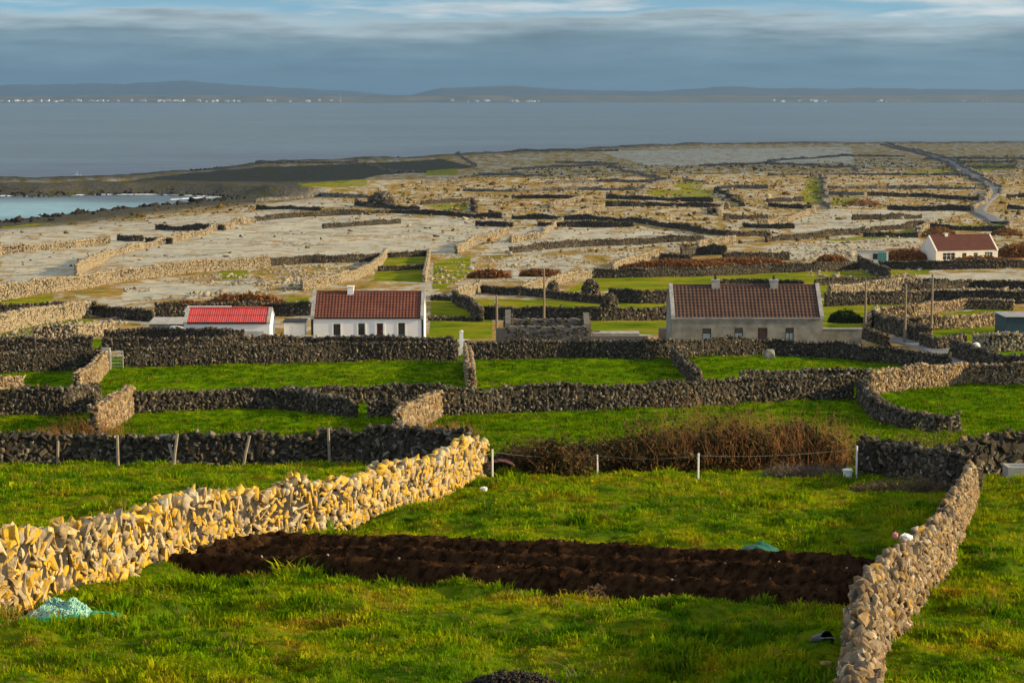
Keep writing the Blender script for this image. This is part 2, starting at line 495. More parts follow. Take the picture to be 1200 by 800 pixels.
# thin heath: dead grass, rust, olive
hc = t.ramp(t.math('ADD', t.math('MULTIPLY', nmid, 0.6), t.math('MULTIPLY', nfine, 0.4)),
            [(0.3, (0.06, 0.04, 0.018)), (0.4, (0.17, 0.105, 0.028)), (0.47, (0.34, 0.19, 0.055)), (0.53, (0.24, 0.17, 0.035)), (0.59, (0.38, 0.25, 0.1)), (0.66, (0.3, 0.15, 0.045)), (0.75, (0.42, 0.35, 0.24))])
veg = t.math('ADD', t.math('MULTIPLY', nst, 0.6), t.math('ADD', t.math('MULTIPLY', nmid, 0.25), t.math('MULTIPLY', nfine, 0.15)))
thr = t.math('ADD', 0.48, t.math('MULTIPLY', R, 0.1))
vegm = t.step(t.math('SUBTRACT', veg, thr), -0.02, 0.035)
c = t.mix(vegm, rock, hc)
grn = t.step(t.math('SUBTRACT', t.math('ADD', nst, t.math('MULTIPLY', nbig, 0.25)), t.math('ADD', 0.72, t.math('MULTIPLY', R, 0.1))), 0.0, 0.03)
c = t.mix(t.math('MULTIPLY', grn, 0.7), c, (0.1, 0.13, 0.014))
# storm-beach shingle, with the coast's cloud shadow darkened into its grey
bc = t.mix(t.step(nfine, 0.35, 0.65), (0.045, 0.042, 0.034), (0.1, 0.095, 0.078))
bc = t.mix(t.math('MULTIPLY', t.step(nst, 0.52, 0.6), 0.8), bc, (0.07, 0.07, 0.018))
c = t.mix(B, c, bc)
# rusty bracken
c = t.mix(t.math('MULTIPLY', H, t.step(nfine, 0.25, 0.5)), c, (0.2, 0.085, 0.028))
gm = t.step(t.math('ADD', G, t.math('MULTIPLY', t.math('SUBTRACT', t.math('ADD', t.math('MULTIPLY', nmid, 0.6), t.math('MULTIPLY', nfine, 0.4)), 0.5), 1.5)), 0.3, 0.6)
gfar = t.mix(t.step(t.attr('far'), 0.0, 1.0), gcol, t.ramp(nmid, [(0.3, (0.06, 0.1, 0.006)), (0.45, (0.13, 0.17, 0.008)), (0.55, (0.22, 0.21, 0.012)), (0.68, (0.27, 0.2, 0.04))]))
c = t.mix(gm, c, gfar)
c = t.mix(t.math('MULTIPLY', t.math('SUBTRACT', 1.0, t.attr('lush')), 0.62), c, (0.03, 0.035, 0.006))   # near fields: thatch under the sward, darkened further so tuft gaps look shaded
t.link(c, b.inputs['Base Color']); b.inputs['Roughness'].default_value = 0.95; b.inputs['Specular IOR Level'].default_value = 0.0
bump(t, b, nfine, 0.7, 0.3)
M['ground'] = m

# sea
m, t, b = new_mat('sea_water')
p = t.pos()
sx = t.n('ShaderNodeSeparateXYZ'); t.link(p, sx.inputs[0])
pb = t.mapping(p, (1 / 150.0, 1 / 85.0, 0), loc=(250 / 150.0, -740 / 85.0, 0))
ln = t.n('ShaderNodeVectorMath', operation='LENGTH'); t.link(pb, ln.inputs[0])
shallow = t.step(t.math('ADD', ln.outputs['Value'], t.math('MULTIPLY', t.noise(p, 0.02, 3), 0.5)), 1.35, 0.75)
deep = t.mix(t.step(t.math('ADD', t.math('MULTIPLY', t.noise(t.mapping(p, (0.5, 0.6, 1)), 0.0035, 4, 0.6), 0.6), t.math('MULTIPLY', t.noise(t.mapping(p, (0.7, 0.35, 1)), 0.05, 4, 0.7), 0.4)), 0.36, 0.64), (0.012, 0.04, 0.05), (0.035, 0.08, 0.094))
c = t.mix(shallow, deep, (0.17, 0.33, 0.36))
caps = t.math('MULTIPLY', shallow, t.step(t.noise(t.mapping(p, (0.5, 1.0, 1)), 0.35, 4, 0.65), 0.6, 0.7))
c = t.mix(t.math('MULTIPLY', caps, 0.6), c, (0.6, 0.66, 0.66))
t.link(c, b.inputs['Base Color']); b.inputs['Roughness'].default_value = 0.35
b.inputs['IOR'].default_value = 1.33; b.inputs['Specular IOR Level'].default_value = 0.36
wv = t.math('ADD', t.noise(t.mapping(p, (0.6, 1, 1)), 0.12, 4, 0.6), t.math('MULTIPLY', t.noise(t.mapping(p, (0.4, 1, 1)), 0.03, 3), 1.5))
bump(t, b, wv, 0.9, 1.6)
M['sea'] = m
m, t, b = new_mat('sea_foam')
n = t.noise(t.pos(), 0.5, 5, 0.65)
t.link(t.mix(t.step(n, 0.35, 0.6), (0.45, 0.55, 0.57), (0.8, 0.82, 0.82)), b.inputs['Base Color']); b.inputs['Roughness'].default_value = 0.8
M['foam'] = m

M['far_land'] = simple_mat('far_shore_land', (0.055, 0.06, 0.032), (0.15, 0.12, 0.07), 0.004, 0.95, obj=False, bstr=0)
M['far_hill'] = simple_mat('far_moorland', (0.035, 0.042, 0.045), (0.06, 0.06, 0.055), 0.0012, 0.95, obj=False, bstr=0)
M['tarmac'] = simple_mat('lane_tarmac', (0.11, 0.11, 0.11), (0.17, 0.165, 0.155), 1.2, 0.85, obj=False)
M['white'] = simple_mat('whitewash', (0.78, 0.79, 0.78), (0.85, 0.85, 0.83), 1.1, 0.8)
M['cream'] = simple_mat('cream_render', (0.66, 0.6, 0.5), (0.74, 0.69, 0.58), 1.0, 0.8)
M['render'] = simple_mat('grey_render', (0.14, 0.135, 0.11), (0.27, 0.26, 0.215), 0.9, 0.9, bstr=0.4)
M['coping'] = simple_mat('gable_coping', (0.24, 0.235, 0.22), (0.4, 0.385, 0.36), 2.0, 0.9)
M['black'] = simple_mat('black_paint', (0.012, 0.012, 0.013), (0.025, 0.024, 0.023), 4, 0.6)
M['concrete'] = simple_mat('weathered_concrete', (0.27, 0.26, 0.24), (0.42, 0.4, 0.36), 1.6, 0.9)
M['red_paint'] = simple_mat('red_painted_iron', (0.42, 0.045, 0.04), (0.55, 0.075, 0.062), 1.1, 0.5, stretch=(3, 0.3, 0.3))
M['grey_iron'] = simple_mat('galvanised_iron', (0.36, 0.37, 0.36), (0.5, 0.5, 0.48), 1.0, 0.55, stretch=(3, 0.4, 0.4))
M['wood'] = simple_mat('weathered_wood', (0.19, 0.155, 0.11), (0.36, 0.3, 0.22), 8, 0.85, stretch=(4, 4, 0.5))
M['pole'] = simple_mat('creosoted_pole', (0.15, 0.115, 0.075), (0.27, 0.21, 0.14), 6, 0.85, stretch=(4, 4, 0.3))
M['white_post'] = simple_mat('white_post_paint', (0.72, 0.72, 0.7), (0.82, 0.82, 0.8), 5, 0.6)
M['wire'] = simple_mat('fence_wire', (0.35, 0.34, 0.32), (0.5, 0.48, 0.45), 5, 0.5, metal=0.4, bstr=0)
M['door'] = simple_mat('dark_door_paint', (0.05, 0.012, 0.01), (0.08, 0.02, 0.015), 3, 0.45)
M['win_frame'] = simple_mat('dark_window_frame', (0.02, 0.02, 0.018), (0.04, 0.038, 0.034), 5, 0.5)
M['curtain'] = simple_mat('pale_window_board', (0.25, 0.3, 0.32), (0.36, 0.42, 0.43), 3, 0.6)
m, t, b = new_mat('window_glass')
b.inputs['Base Color'].default_value = (0.02, 0.025, 0.03, 1); b.inputs['Roughness'].default_value = 0.05; b.inputs['Specular IOR Level'].default_value = 0.6
t.link(t.mix(t.noise(t.n('ShaderNodeTexCoord').outputs['Object'], 2.0), (0.012, 0.015, 0.018), (0.05, 0.055, 0.06)), b.inputs['Base Color'])
M['glass'] = m
M['rust'] = simple_mat('rusty_sheet', (0.075, 0.025, 0.014), (0.13, 0.045, 0.025), 4, 0.85)
M['teal'] = simple_mat('teal_door_paint', (0.03, 0.19, 0.17), (0.05, 0.26, 0.23), 3, 0.6)
M['blue_shed'] = simple_mat('dark_blue_cladding', (0.015, 0.045, 0.06), (0.028, 0.065, 0.085), 2, 0.6)
M['tarp'] = simple_mat('green_tarpaulin', (0.008, 0.085, 0.05), (0.018, 0.14, 0.08), 5, 0.6)
M['rope_pale'] = simple_mat('pale_aqua_rope', (0.2, 0.46, 0.36), (0.42, 0.66, 0.54), 25, 0.8, bstr=0)
M['rope_green'] = simple_mat('green_trawl_net', (0.006, 0.24, 0.13), (0.015, 0.4, 0.24), 25, 0.8, bstr=0)
M['plastic_black'] = simple_mat('black_plastic', (0.008, 0.009, 0.01), (0.02, 0.02, 0.022), 4, 0.4)
M['plastic_white'] = simple_mat('white_plastic', (0.66, 0.67, 0.66), (0.8, 0.8, 0.78), 4, 0.5)
M['plastic_pink'] = simple_mat('pink_plastic', (0.75, 0.2, 0.25), (0.85, 0.32, 0.36), 4, 0.5)
M['water_tank'] = simple_mat('trough_water', (0.16, 0.2, 0.23), (0.22, 0.27, 0.3), 2, 0.06, bstr=0)
M['dry_weed'] = simple_mat('pulled_dry_weed', (0.16, 0.075, 0.025), (0.33, 0.17, 0.06), 14, 0.9, obj=False)

def tile_mat(name, ca, cb):
    m, t, b = new_mat(name)
    v = t.n('ShaderNodeTexCoord').outputs['Object']
    g = t.n('ShaderNodeNewGeometry')
    n = t.noise(v, 0.7, 5, 0.65); n2 = t.noise(v, 5.0, 3, 0.6)
    f = t.math('ADD', t.math('MULTIPLY', n, 0.55), t.math('ADD', t.math('MULTIPLY', n2, 0.25), t.math('MULTIPLY', g.outputs['Random Per Island'], 0.2)))
    t.link(t.mix(t.step(f, 0.3, 0.7), ca, cb), b.inputs['Base Color']); b.inputs['Roughness'].default_value = 0.8
    bump(t, b, n2, 0.2, 0.02)
    return m
M['tile_red'] = tile_mat('brown_red_tile', (0.1119, 0.0352, 0.0213), (0.1972, 0.0725, 0.0447))
M['tile_brown'] = tile_mat('weathered_brown_tile', (0.0615, 0.0312, 0.0213), (0.1230, 0.0697, 0.0476))
M['tile_dark'] = tile_mat('dark_red_tile', (0.0820, 0.0262, 0.0164), (0.1230, 0.0410, 0.0262))

def leaf_mat(name, cols, transl=0.25):
    m, t, b = new_mat(name)
    g = t.n('ShaderNodeNewGeometry')
    c = t.ramp(g.outputs['Random Per Island'], [(i / (len(cols) - 1), q) for i, q in enumerate(cols)])
    t.link(c, b.inputs['Base Color']); b.inputs['Roughness'].default_value = 0.75
    tr = t.n('ShaderNodeBsdfTranslucent'); t.link(c, tr.inputs[0])
    mx = t.n('ShaderNodeMixShader'); mx.inputs[0].default_value = transl
    t.link(b.outputs[0], mx.inputs[1]); t.link(tr.outputs[0], mx.inputs[2])
    t.link(mx.outputs[0], m.node_tree.nodes['Material Output'].inputs[0])
    return m
M['leaf_bramble'] = leaf_mat('bramble_leaf', [(0.07, 0.035, 0.01), (0.035, 0.042, 0.008), (0.12, 0.055, 0.012), (0.025, 0.034, 0.007), (0.16, 0.085, 0.02), (0.05, 0.045, 0.01)])
M['twig'] = leaf_mat('red_brown_twig', [(0.2, 0.08, 0.022), (0.32, 0.14, 0.04), (0.13, 0.055, 0.02)], 0.0)
M['twig_grey'] = leaf_mat('dead_twig', [(0.14, 0.1, 0.07), (0.22, 0.165, 0.12), (0.1, 0.07, 0.05)], 0.0)
M['leaf_bracken'] = leaf_mat('dead_bracken', [(0.2, 0.075, 0.018), (0.32, 0.13, 0.032), (0.14, 0.06, 0.016), (0.38, 0.18, 0.05), (0.12, 0.07, 0.02)])
M['leaf_ivy'] = leaf_mat('hedge_leaf', [(0.06, 0.09, 0.012), (0.13, 0.13, 0.016), (0.2, 0.15, 0.025), (0.035, 0.06, 0.01)])
M['leaf_dark'] = leaf_mat('dark_shrub_leaf', [(0.02, 0.04, 0.008), (0.04, 0.065, 0.012), (0.015, 0.028, 0.006)])

# ================================================================== THE SETTING
def world_poly(pts):
    return np.array([pix(*p)[:2] for p in pts])

SOIL_TOP = [(262, 643), (330, 637), (470, 637), (640, 641), (830, 652), (1046, 668)]
SOIL_BOT = [(992, 716), (900, 712), (750, 704), (620, 696), (400, 680), (186, 671)]
soil_poly = world_poly(SOIL_TOP + SOIL_BOT)
lane_px = [(1172, 448), (1140, 432), (1112, 420), (1094, 409), (1070, 402), (1046, 396)]

GREEN = [[(503, 350), (575, 350), (575, 396), (503, 398)], [(655, 343), (705, 322), (800, 321), (925, 318), (1012, 316), (1035, 322), (1025, 332), (960, 336), (800, 341)],
         [(548, 352), (720, 350), (780, 352), (780, 368), (545, 368)], [(690, 373), (782, 373), (782, 392), (690, 392)], [(452, 300), (500, 300), (496, 330), (432, 330)],
         [(510, 305), (550, 300), (556, 316), (520, 340), (505, 338)], [(960, 331), (1060, 332), (1040, 344), (960, 346)], [(960, 352), (1095, 350), (1095, 362), (1020, 366), (1000, 390), (962, 390)],
         [(1030, 372), (1190, 360), (1190, 372), (1040, 380)], [(1080, 388), (1178, 382), (1180, 400), (1090, 402)], [(1140, 410), (1260, 405), (1260, 446), (1190, 432), (1150, 422)],
         [(0, 384), (50, 377), (110, 371), (110, 380), (0, 400)], [(0, 352), (60, 345), (65, 351), (0, 362)], [(256, 318), (294, 316), (292, 326), (258, 328)],
         [(330, 350), (364, 348), (364, 358), (330, 358)], [(104, 396), (122, 396), (122, 412), (104, 412)], [(1045, 313), (1092, 312), (1092, 322), (1040, 322)],
         [(942, 210), (962, 208), (966, 238), (940, 238)], [(972, 230), (1008, 230), (998, 241), (974, 241)], [(1058, 198), (1125, 198), (1128, 203), (1058, 203)],
         [(1130, 193), (1190, 192), (1190, 202), (1136, 202)], [(790, 213), (824, 213), (826, 222), (795, 222)], [(748, 223), (830, 222), (845, 234), (770, 230)],
         [(495, 240), (548, 238), (550, 246), (520, 248)], [(960, 282), (1070, 268), (1085, 270), (1075, 278), (990, 283)], [(1115, 263), (1180, 262), (1178, 270), (1115, 270)],
         [(712, 234), (735, 234), (735, 241), (712, 241)], [(760, 322), (860, 318), (860, 326), (760, 328)], [(0, 266), (60, 260), (60, 262), (0, 268)],
         [(500, 200), (540, 197), (535, 205), (500, 206)], [(350, 215), (430, 210), (430, 218), (350, 221)]]
ROCK = [[(0, 268), (300, 248), (420, 252), (590, 258), (600, 272), (530, 298), (440, 300), (330, 302), (230, 312), (0, 340)], [(600, 270), (640, 264), (810, 272), (808, 284), (640, 296), (560, 300)],
        [(925, 262), (960, 245), (1140, 248), (1080, 262), (980, 274), (930, 272)], [(310, 240), (370, 232), (420, 240), (310, 250)], [(700, 176), (1000, 172), (1000, 190), (760, 194)],
        [(990, 276), (1080, 280), (1070, 300), (900, 305), (900, 288)], [(1060, 320), (1200, 318), (1200, 328), (1060, 330)], [(600, 300), (680, 305), (640, 332), (560, 320)],
        [(150, 335), (300, 326), (300, 348), (140, 352)]]
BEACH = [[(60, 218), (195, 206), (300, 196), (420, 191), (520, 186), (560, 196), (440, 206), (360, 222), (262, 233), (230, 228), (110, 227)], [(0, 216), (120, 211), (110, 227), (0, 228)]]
BRACKEN = [[(735, 310), (770, 305), (900, 302), (905, 309), (760, 318)], [(550, 318), (600, 316), (598, 326), (546, 326)], [(610, 316), (655, 316), (655, 323), (608, 324)],
           [(190, 354), (330, 349), (340, 356), (190, 363)], [(1035, 292), (1085, 290), (1090, 305), (1035, 305)], [(1105, 297), (1200, 292), (1200, 308), (1105, 308)]]

for q_, r_ in (((70, 728), .9), ((891, 657), .8), ((703, 699), .5), ((735, 697), .3), ((600, 806), .7), ((993, 563), .4), ((955, 760), .3), ((588, 560), .8), ((1190, 560), 1.2), ((975, 780), .3)):
    c_ = pix(*q_); CALM.append((c_[0], c_[1], r_))
# rows get closer towards the viewer; the sheet runs from behind the viewer to beyond the coast
rows = [-60.0]
while rows[-1] < 2300:
    d = rows[-1]
    rows.append(d + (1.0 if d < 14 else 0.21 if d < 92 else 0.21 + (d - 92) * 0.0062 if d < 300 else d * 0.0052))
rows = np.array(rows)
NC = 330
u = np.linspace(-1, 1, NC)
u = np.sign(u) * (0.72 * np.abs(u) + 0.28 * np.abs(u) ** 3)
XX = u[None, :] * (np.maximum(rows, 0) * 0.40 + 12)[:, None]
YY = np.repeat(rows[:, None], NC, 1)
X, Y = XX.ravel(), YY.ravel()
Z = zg(X, Y)
# micro relief of the turf, ridge of trodden ground along the garden edge
Z = Z + micro(X, Y)
Z = np.where((Y < 90) & in_poly(X, Y, soil_poly), Z - 0.25, Z)
def mask(polys, soft=None):
    a = np.zeros(len(X))
    for pl in polys:
        q = world_poly(pl); x0, y0 = q.min(0) - 1; x1, y1 = q.max(0) + 1
        k = (X > x0) & (X < x1) & (Y > y0) & (Y < y1)
        if k.any(): a[k] = np.maximum(a[k], in_poly(X[k], Y[k], q))
    return a
gmask = np.maximum(mask(GREEN) * (0.86 - 0.3 * sstep(380, 560, Y)), 1.0 - sstep(158, 172, Y))
rmask = mask(ROCK)
sdv = np.where(Y > 480, coast_sd(X, Y), 999)
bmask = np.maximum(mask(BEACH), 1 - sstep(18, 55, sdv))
hmask = mask(BRACKEN)
i = np.arange(len(rows) - 1)[:, None] * NC + np.arange(NC - 1)[None, :]
F = np.stack([i, i + 1, i + NC + 1, i + NC], -1).reshape(-1, 4)
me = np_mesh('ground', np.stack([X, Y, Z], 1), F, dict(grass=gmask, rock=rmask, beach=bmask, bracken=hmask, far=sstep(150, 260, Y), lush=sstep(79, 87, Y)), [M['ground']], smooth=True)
link('ground', me, kind='structure', label='sloping island ground of turf, heath and bare limestone')

# sea, out to the far shore
sxs = np.array([-29000, -8000, -2500, -900, -300, 300, 900, 2500, 8000, 29000], float); sys_ = np.array([420, 700, 1000, 1600, 3000, 8000, 15000, 44000], float)
gx, gy = np.meshgrid(sxs, sys_)
i = np.arange(len(sys_) - 1)[:, None] * len(sxs) + np.arange(len(sxs) - 1)[None, :]
F = np.stack([i, i + 1, i + len(sxs) + 1, i + len(sxs)], -1).reshape(-1, 4)
link('sea', np_mesh('sea', np.stack([gx.ravel(), gy.ravel(), np.zeros(gx.size)], 1), F, None, [M['sea']]), kind='structure', label='grey blue sea with a turquoise bay')

# surf: foam sheets lying just above the water along the shore
def surf(name, label, pts, width, seed):
    r = np.random.default_rng(seed)
    P = np.array([plane_pt(*p, 0.1) for p in pts]); Q = []
    for a, b_ in zip(P[:-1], P[1:]):
        n = max(2, int(np.hypot(*(b_ - a)) / 2.0))
        Q += [a + (b_ - a) * j / n for j in range(n)]
    Q = np.array(Q); T = np.gradient(Q, axis=0); T /= np.linalg.norm(T, axis=1)[:, None] + 1e-9
    Nn = np.stack([-T[:, 1], T[:, 0]], 1); n = len(Q)
    s = np.arange(n)
    w = width * (0.15 + 1.5 * np.clip(fbm(s / 14.0, s * 0 + seed, seed, 3) - 0.25, 0, 1)) * np.minimum(1, np.minimum(s, n - 1 - s) / 5.0)
    V = []
    for k, f in enumerate((-0.5, -0.15, 0.2, 0.5)):
        jit = (r.random((n, 1)) - 0.5) * 1.2
        q = Q + Nn * (w[:, None] * f + jit)
        z = 0.14 + (0.35 if k in (1, 2) else 0.0) * r.random(n)
        V.append(np.column_stack([q, z]))
    V = np.concatenate(V); F = []
    for k in range(3):
        for j in range(n - 1):
            F.append((k * n + j, k * n + j + 1, (k + 1) * n + j + 1, (k + 1) * n + j))
    link(name, np_mesh(name, V, F, None, [M['foam']]), kind='structure', label=label)
surf('surf', 'white surf breaking along the north edge of the bay', [(-20, 229.6), (40, 229.8), (110, 228.2), (180, 228.2), (232, 229.8), (258, 231)], 9, 3)
surf('surf', 'white surf running in to the head of the bay', [(200, 234.5), (230, 232), (255, 231.2), (266, 231.3)], 7, 5)
surf('surf', 'white surf on the outer side of the spit', [(-40, 217.5), (10, 215.4), (50, 212.4), (98, 209.8)], 26, 8)
# the breaker bursting on the spit
mb = MB()
q = plane_pt(91, 208.5, 0.2)
for j in range(80):
    a = random.gauss(0, 1); h = abs(random.gauss(0, 1))
    c = Vector((q[0] + a * 1.6, q[1] + random.gauss(0, .8), 0.2 + h * 1.3 * math.exp(-a * a / 2)))
    r = random.uniform(0.2, 0.55)
    mb.add([c + Vector((r, 0, 0)), c + Vector((-r, r * .6, 0)), c + Vector((-r * .3, -r, 0)), c + Vector((0, 0, r * 1.3))], [(0, 1, 2), (0, 1, 3), (1, 2, 3), (2, 0, 3)])
mb.obj('breaking_wave', M['foam'], kind='stuff', label='white spray of a wave bursting on the spit')

# far shore and hills across the water
def hill(name, label, d0, crest, depth, mat, seed, base=0.0):
    r = np.array(crest, float)
    xs = np.arange(r[0, 0], r[-1, 0] + 1, 6.0)
    ys = np.interp(xs, r[:, 0], r[:, 1])
    Xw = (xs - 600) / FPX * d0
    Hc = np.maximum(CAM_H + (113 - ys) / FPX * (d0 + depth * 0.5) + (fbm(xs / 24, xs * 0, seed, 4) - 0.5) * 3.0 / FPX * d0, base + 2)
    cs = [(0, -2.0 / 100), (0.04, 0.1), (0.16, 0.32), (0.3, 0.66), (0.42, 0.9), (0.5, 1.0), (0.7, 0.8), (1.0, 0.0)]
    V = []
    for k, (v, f) in enumerate(cs):
        n2 = (fbm(xs / 30 + k * 3.7, xs * 0 + k, seed + 5, 3) - 0.5)
        zz = (Hc - base) * f * (1 + (0.35 * n2 if 0 < k < 5 else 0)) + base
        V.append(np.column_stack([Xw * (1 + v * depth / d0), np.full(len(xs), d0) + v * depth + n2 * depth * 0.05, zz]))
    n = len(xs)
    i = np.arange(len(cs) - 1)[:, None] * n + np.arange(n - 1)[None, :]
    F = np.stack([i, i + 1, i + n + 1, i + n], -1).reshape(-1, 4)
    link(name, np_mesh(name, np.concatenate(V), F, None, [mat], smooth=True), kind='structure', label=label)
hill('far_shore', 'low far shore across the sound', 13200, [(-700, 113), (0, 112.5), (150, 111.8), (230, 111.2), (330, 113), (420, 113.5), (480, 113), (620, 112), (800, 112.4), (950, 112), (1200, 111.5), (1900, 112)], 1600, M['far_land'], 3)
hill('hills', 'blue mountains across the water', 20500, [(-700, 106), (-200, 100), (0, 100), (60, 99), (110, 97.5), (150, 99), (190, 96), (220, 93.5), (245, 97), (290, 101), (340, 104), (400, 106), (440, 109.5), (480, 112)], 3500, M['far_hill'], 5)
hill('hills', 'long low moorland hills across the water', 16500, [(440, 112.6), (485, 110.5), (515, 103.6), (560, 101.8), (600, 101.2), (640, 104), (700, 106.6), (760, 107.2), (820, 103.8), (850, 102.2), (900, 103.6), (960, 105), (1040, 103.5), (1120, 105), (1200, 104.6), (1900, 103)], 3000, M['far_hill'], 7)

# ploughed garden bed: ridges of dark soil standing a little above the turf
gx, gy = np.meshgrid(np.arange(soil_poly[:, 0].min() - .3, soil_poly[:, 0].max() + .3, 0.05), np.arange(soil_poly[:, 1].min() - .3, soil_poly[:, 1].max() + .3, 0.05))
fx, fy = gx.ravel(), gy.ravel()
ins = in_poly(fx, fy, soil_poly); edge = seg_dist(fx, fy, np.vstack([soil_poly, soil_poly[:1]]))
e = np.where(ins, edge, -edge) + (fbm(fx / 0.35, fy / 0.35, 55, 2) - 0.5) * 0.35
topY = np.interp(fx, *np.array(sorted(map(tuple, soil_poly[:6]))).T); botY = np.interp(fx, *np.array(sorted(map(tuple, soil_poly[6:]))).T)
v = np.clip((fy - botY) / np.maximum(topY - botY, .5), 0, 1) + (fbm(fx / 1.3, fy / 1.3, 61, 2) - 0.5) * 0.05
fr = np.mod(v * 3.0, 1.0); ridge = sstep(0, .2, fr) * (1 - .85 * fr)
zz = zg(fx, fy) + 0.0 + 0.46 * ridge + (fbm(fx / 0.14, fy / 0.14, 57, 3) - 0.5) * 0.19 + (fbm(fx / 0.8, fy / 0.6, 58, 2) - 0.5) * 0.16
zz = np.where(e > 0, zg(fx, fy) - 0.03 + (zz - zg(fx, fy) + 0.03) * sstep(0, 0.22, e), zg(fx, fy) - 0.35)
nx = gx.shape[1]
i = np.arange(gx.shape[0] - 1)[:, None] * nx + np.arange(nx - 1)[None, :]
F = np.stack([i, i + 1, i + nx + 1, i + nx], -1).reshape(-1, 4)
keep = (e > -0.12)[F].all(1)
link('soil_bed', np_mesh('soil_bed', np.stack([fx, fy, zz], 1), F[keep], None, [M['soil']], smooth=False), kind='structure', label='ridged bed of freshly dug dark brown soil')
SOILF = (fx, fy, zz, e)

def lane(name, label, pts, w, lift=0.06):
    P = np.array([pix(*p)[:2] for p in pts]); Q = []
    for a, b_ in zip(P[:-1], P[1:]):
        n = max(2, int(np.hypot(*(b_ - a)) / 2.0)); Q += [a + (b_ - a) * j / n for j in range(n)]
    Q = np.array(Q + [P[-1]])
    for _ in range(6): Q[1:-1] = (Q[:-2] + Q[2:] + Q[1:-1] * 2) / 4
    T = np.gradient(Q, axis=0); T /= np.linalg.norm(T, axis=1)[:, None]
    Nn = np.stack([-T[:, 1], T[:, 0]], 1); n = len(Q); V = []
    for f in (-0.5, -0.48, -.25, 0, .25, 0.48, 0.5):
        q = Q + Nn * w * f * (1 + 0.05 * np.sin(np.arange(n) * .7 + f * 9))[:, None]
        V.append(np.column_stack([q, zg(q[:, 0], q[:, 1]) + (lift if abs(f) < .49 else -0.2)]))
    F = [(k * n + j, k * n + j + 1, (k + 1) * n + j + 1, (k + 1) * n + j) for k in range(6) for j in range(n - 1)]
    link(name, np_mesh(name, np.concatenate(V), F, None, [M['tarmac']], smooth=True), kind='structure', label=label)
    return Q
laneQ = lane('lane', 'narrow grey lane between the field walls', lane_px, 3.0, 0.09)
laneFar = lane('lane', 'pale lane winding down to the coast between walls', [(1170, 262), (1160, 255), (1148, 250), (1146, 246), (1153, 238), (1163, 230), (1166, 222), (1158, 215), (1143, 207), (1130, 199), (1116, 191), (1095, 184), (1070, 177)], 5.0, 0.5)

# ================================================================== DRY STONE WALLS
def make_protos(n, npts, seed, kind):
    r = random.Random(seed); out = []
    for k in range(n):
        bm = bmesh.new()
        for j in range(npts):
            if kind == 'slab':
                th = 2 * math.pi * (j + r.random() * .7) / npts
                p = (0.5 * math.cos(th) * r.uniform(.75, 1.1), 0.5 * math.sin(th) * r.uniform(.7, 1.1), r.choice((-.5, .5)) * r.uniform(.6, 1))
            elif kind == 'cobble':
                q = Vector((r.gauss(0, 1), r.gauss(0, 1), r.gauss(0, 1))).normalized(); p = tuple(.5 * math.copysign(abs(a) ** .8, a) * r.uniform(.85, 1) for a in q)
            else:
                s = [r.choice((-1, 1)) for _ in range(3)]
                p = tuple(0.5 * a * r.uniform(.55, 1) for a in s)
            bm.verts.new(p)
        h = bmesh.ops.convex_hull(bm, input=bm.verts)
        bmesh.ops.delete(bm, geom=list({g for g in h['geom_interior'] + h['geom_unused'] if isinstance(g, bmesh.types.BMVert)}), context='VERTS')
        bmesh.ops.triangulate(bm, faces=bm.faces)
        bmesh.ops.recalc_face_normals(bm, faces=bm.faces)
        me = bpy.data.meshes.new('stone'); bm.to_mesh(me); bm.free()
        V = np.array([v.co for v in me.vertices]); F = np.array([p.vertices for p in me.polygons])
        c = (V.max(0) + V.min(0)) / 2; s = V.max(0) - V.min(0)
        V = (V - c) / s
        me.vertices.foreach_set('co', V.astype(np.float32).ravel()); me.update()
        out.append((me, V, F))
    return out
PROTO = {'slab': make_protos(20, 13, 1, 'slab'), 'block': make_protos(20, 16, 2, 'block'), 'low': make_protos(14, 9, 3, 'block'), 'cobble': make_protos(20, 15, 4, 'cobble')}
_proto_mats = {}
def proto_mesh(style, k, mat):
    key = (style, k, mat.name)
    if key not in _proto_mats:
        me = PROTO[style][k][0].copy(); me.name = 'stone'; me.materials.append(mat); _proto_mats[key] = me
    return _proto_mats[key]

def rotmat(r, n, sd):
    a = r.normal(0, sd, (n, 3)); c, s = np.cos(a), np.sin(a); I = np.zeros((n, 3, 3)); I[:, 0, 0] = I[:, 1, 1] = I[:, 2, 2] = 1
    Rx, Ry, Rz = I.copy(), I.copy(), I.copy()
    Rx[:, 1, 1] = c[:, 0]; Rx[:, 1, 2] = -s[:, 0]; Rx[:, 2, 1] = s[:, 0]; Rx[:, 2, 2] = c[:, 0]
    Ry[:, 0, 0] = c[:, 1]; Ry[:, 0, 2] = s[:, 1]; Ry[:, 2, 0] = -s[:, 1]; Ry[:, 2, 2] = c[:, 1]
    Rz[:, 0, 0] = c[:, 2]; Rz[:, 0, 1] = -s[:, 2]; Rz[:, 1, 0] = s[:, 2]; Rz[:, 1, 1] = c[:, 2]
    return Rx @ Ry @ Rz

def joined(M33, pos, pk, style):
    Vs, Fs, b = [], [], 0
    for k, (me, V, F) in enumerate(PROTO[style]):
        idx = np.nonzero(pk == k)[0]
        if not len(idx): continue
        W_ = np.einsum('nij,vj->nvi', M33[idx], V) + pos[idx][:, None, :]
        n, m_ = len(idx), len(V)
        Fs.append((F[None] + (np.arange(n) * m_)[:, None, None] + b).reshape(-1, 3)); Vs.append(W_.reshape(-1, 3)); b += n * m_
    return np.concatenate(Vs), np.concatenate(Fs)

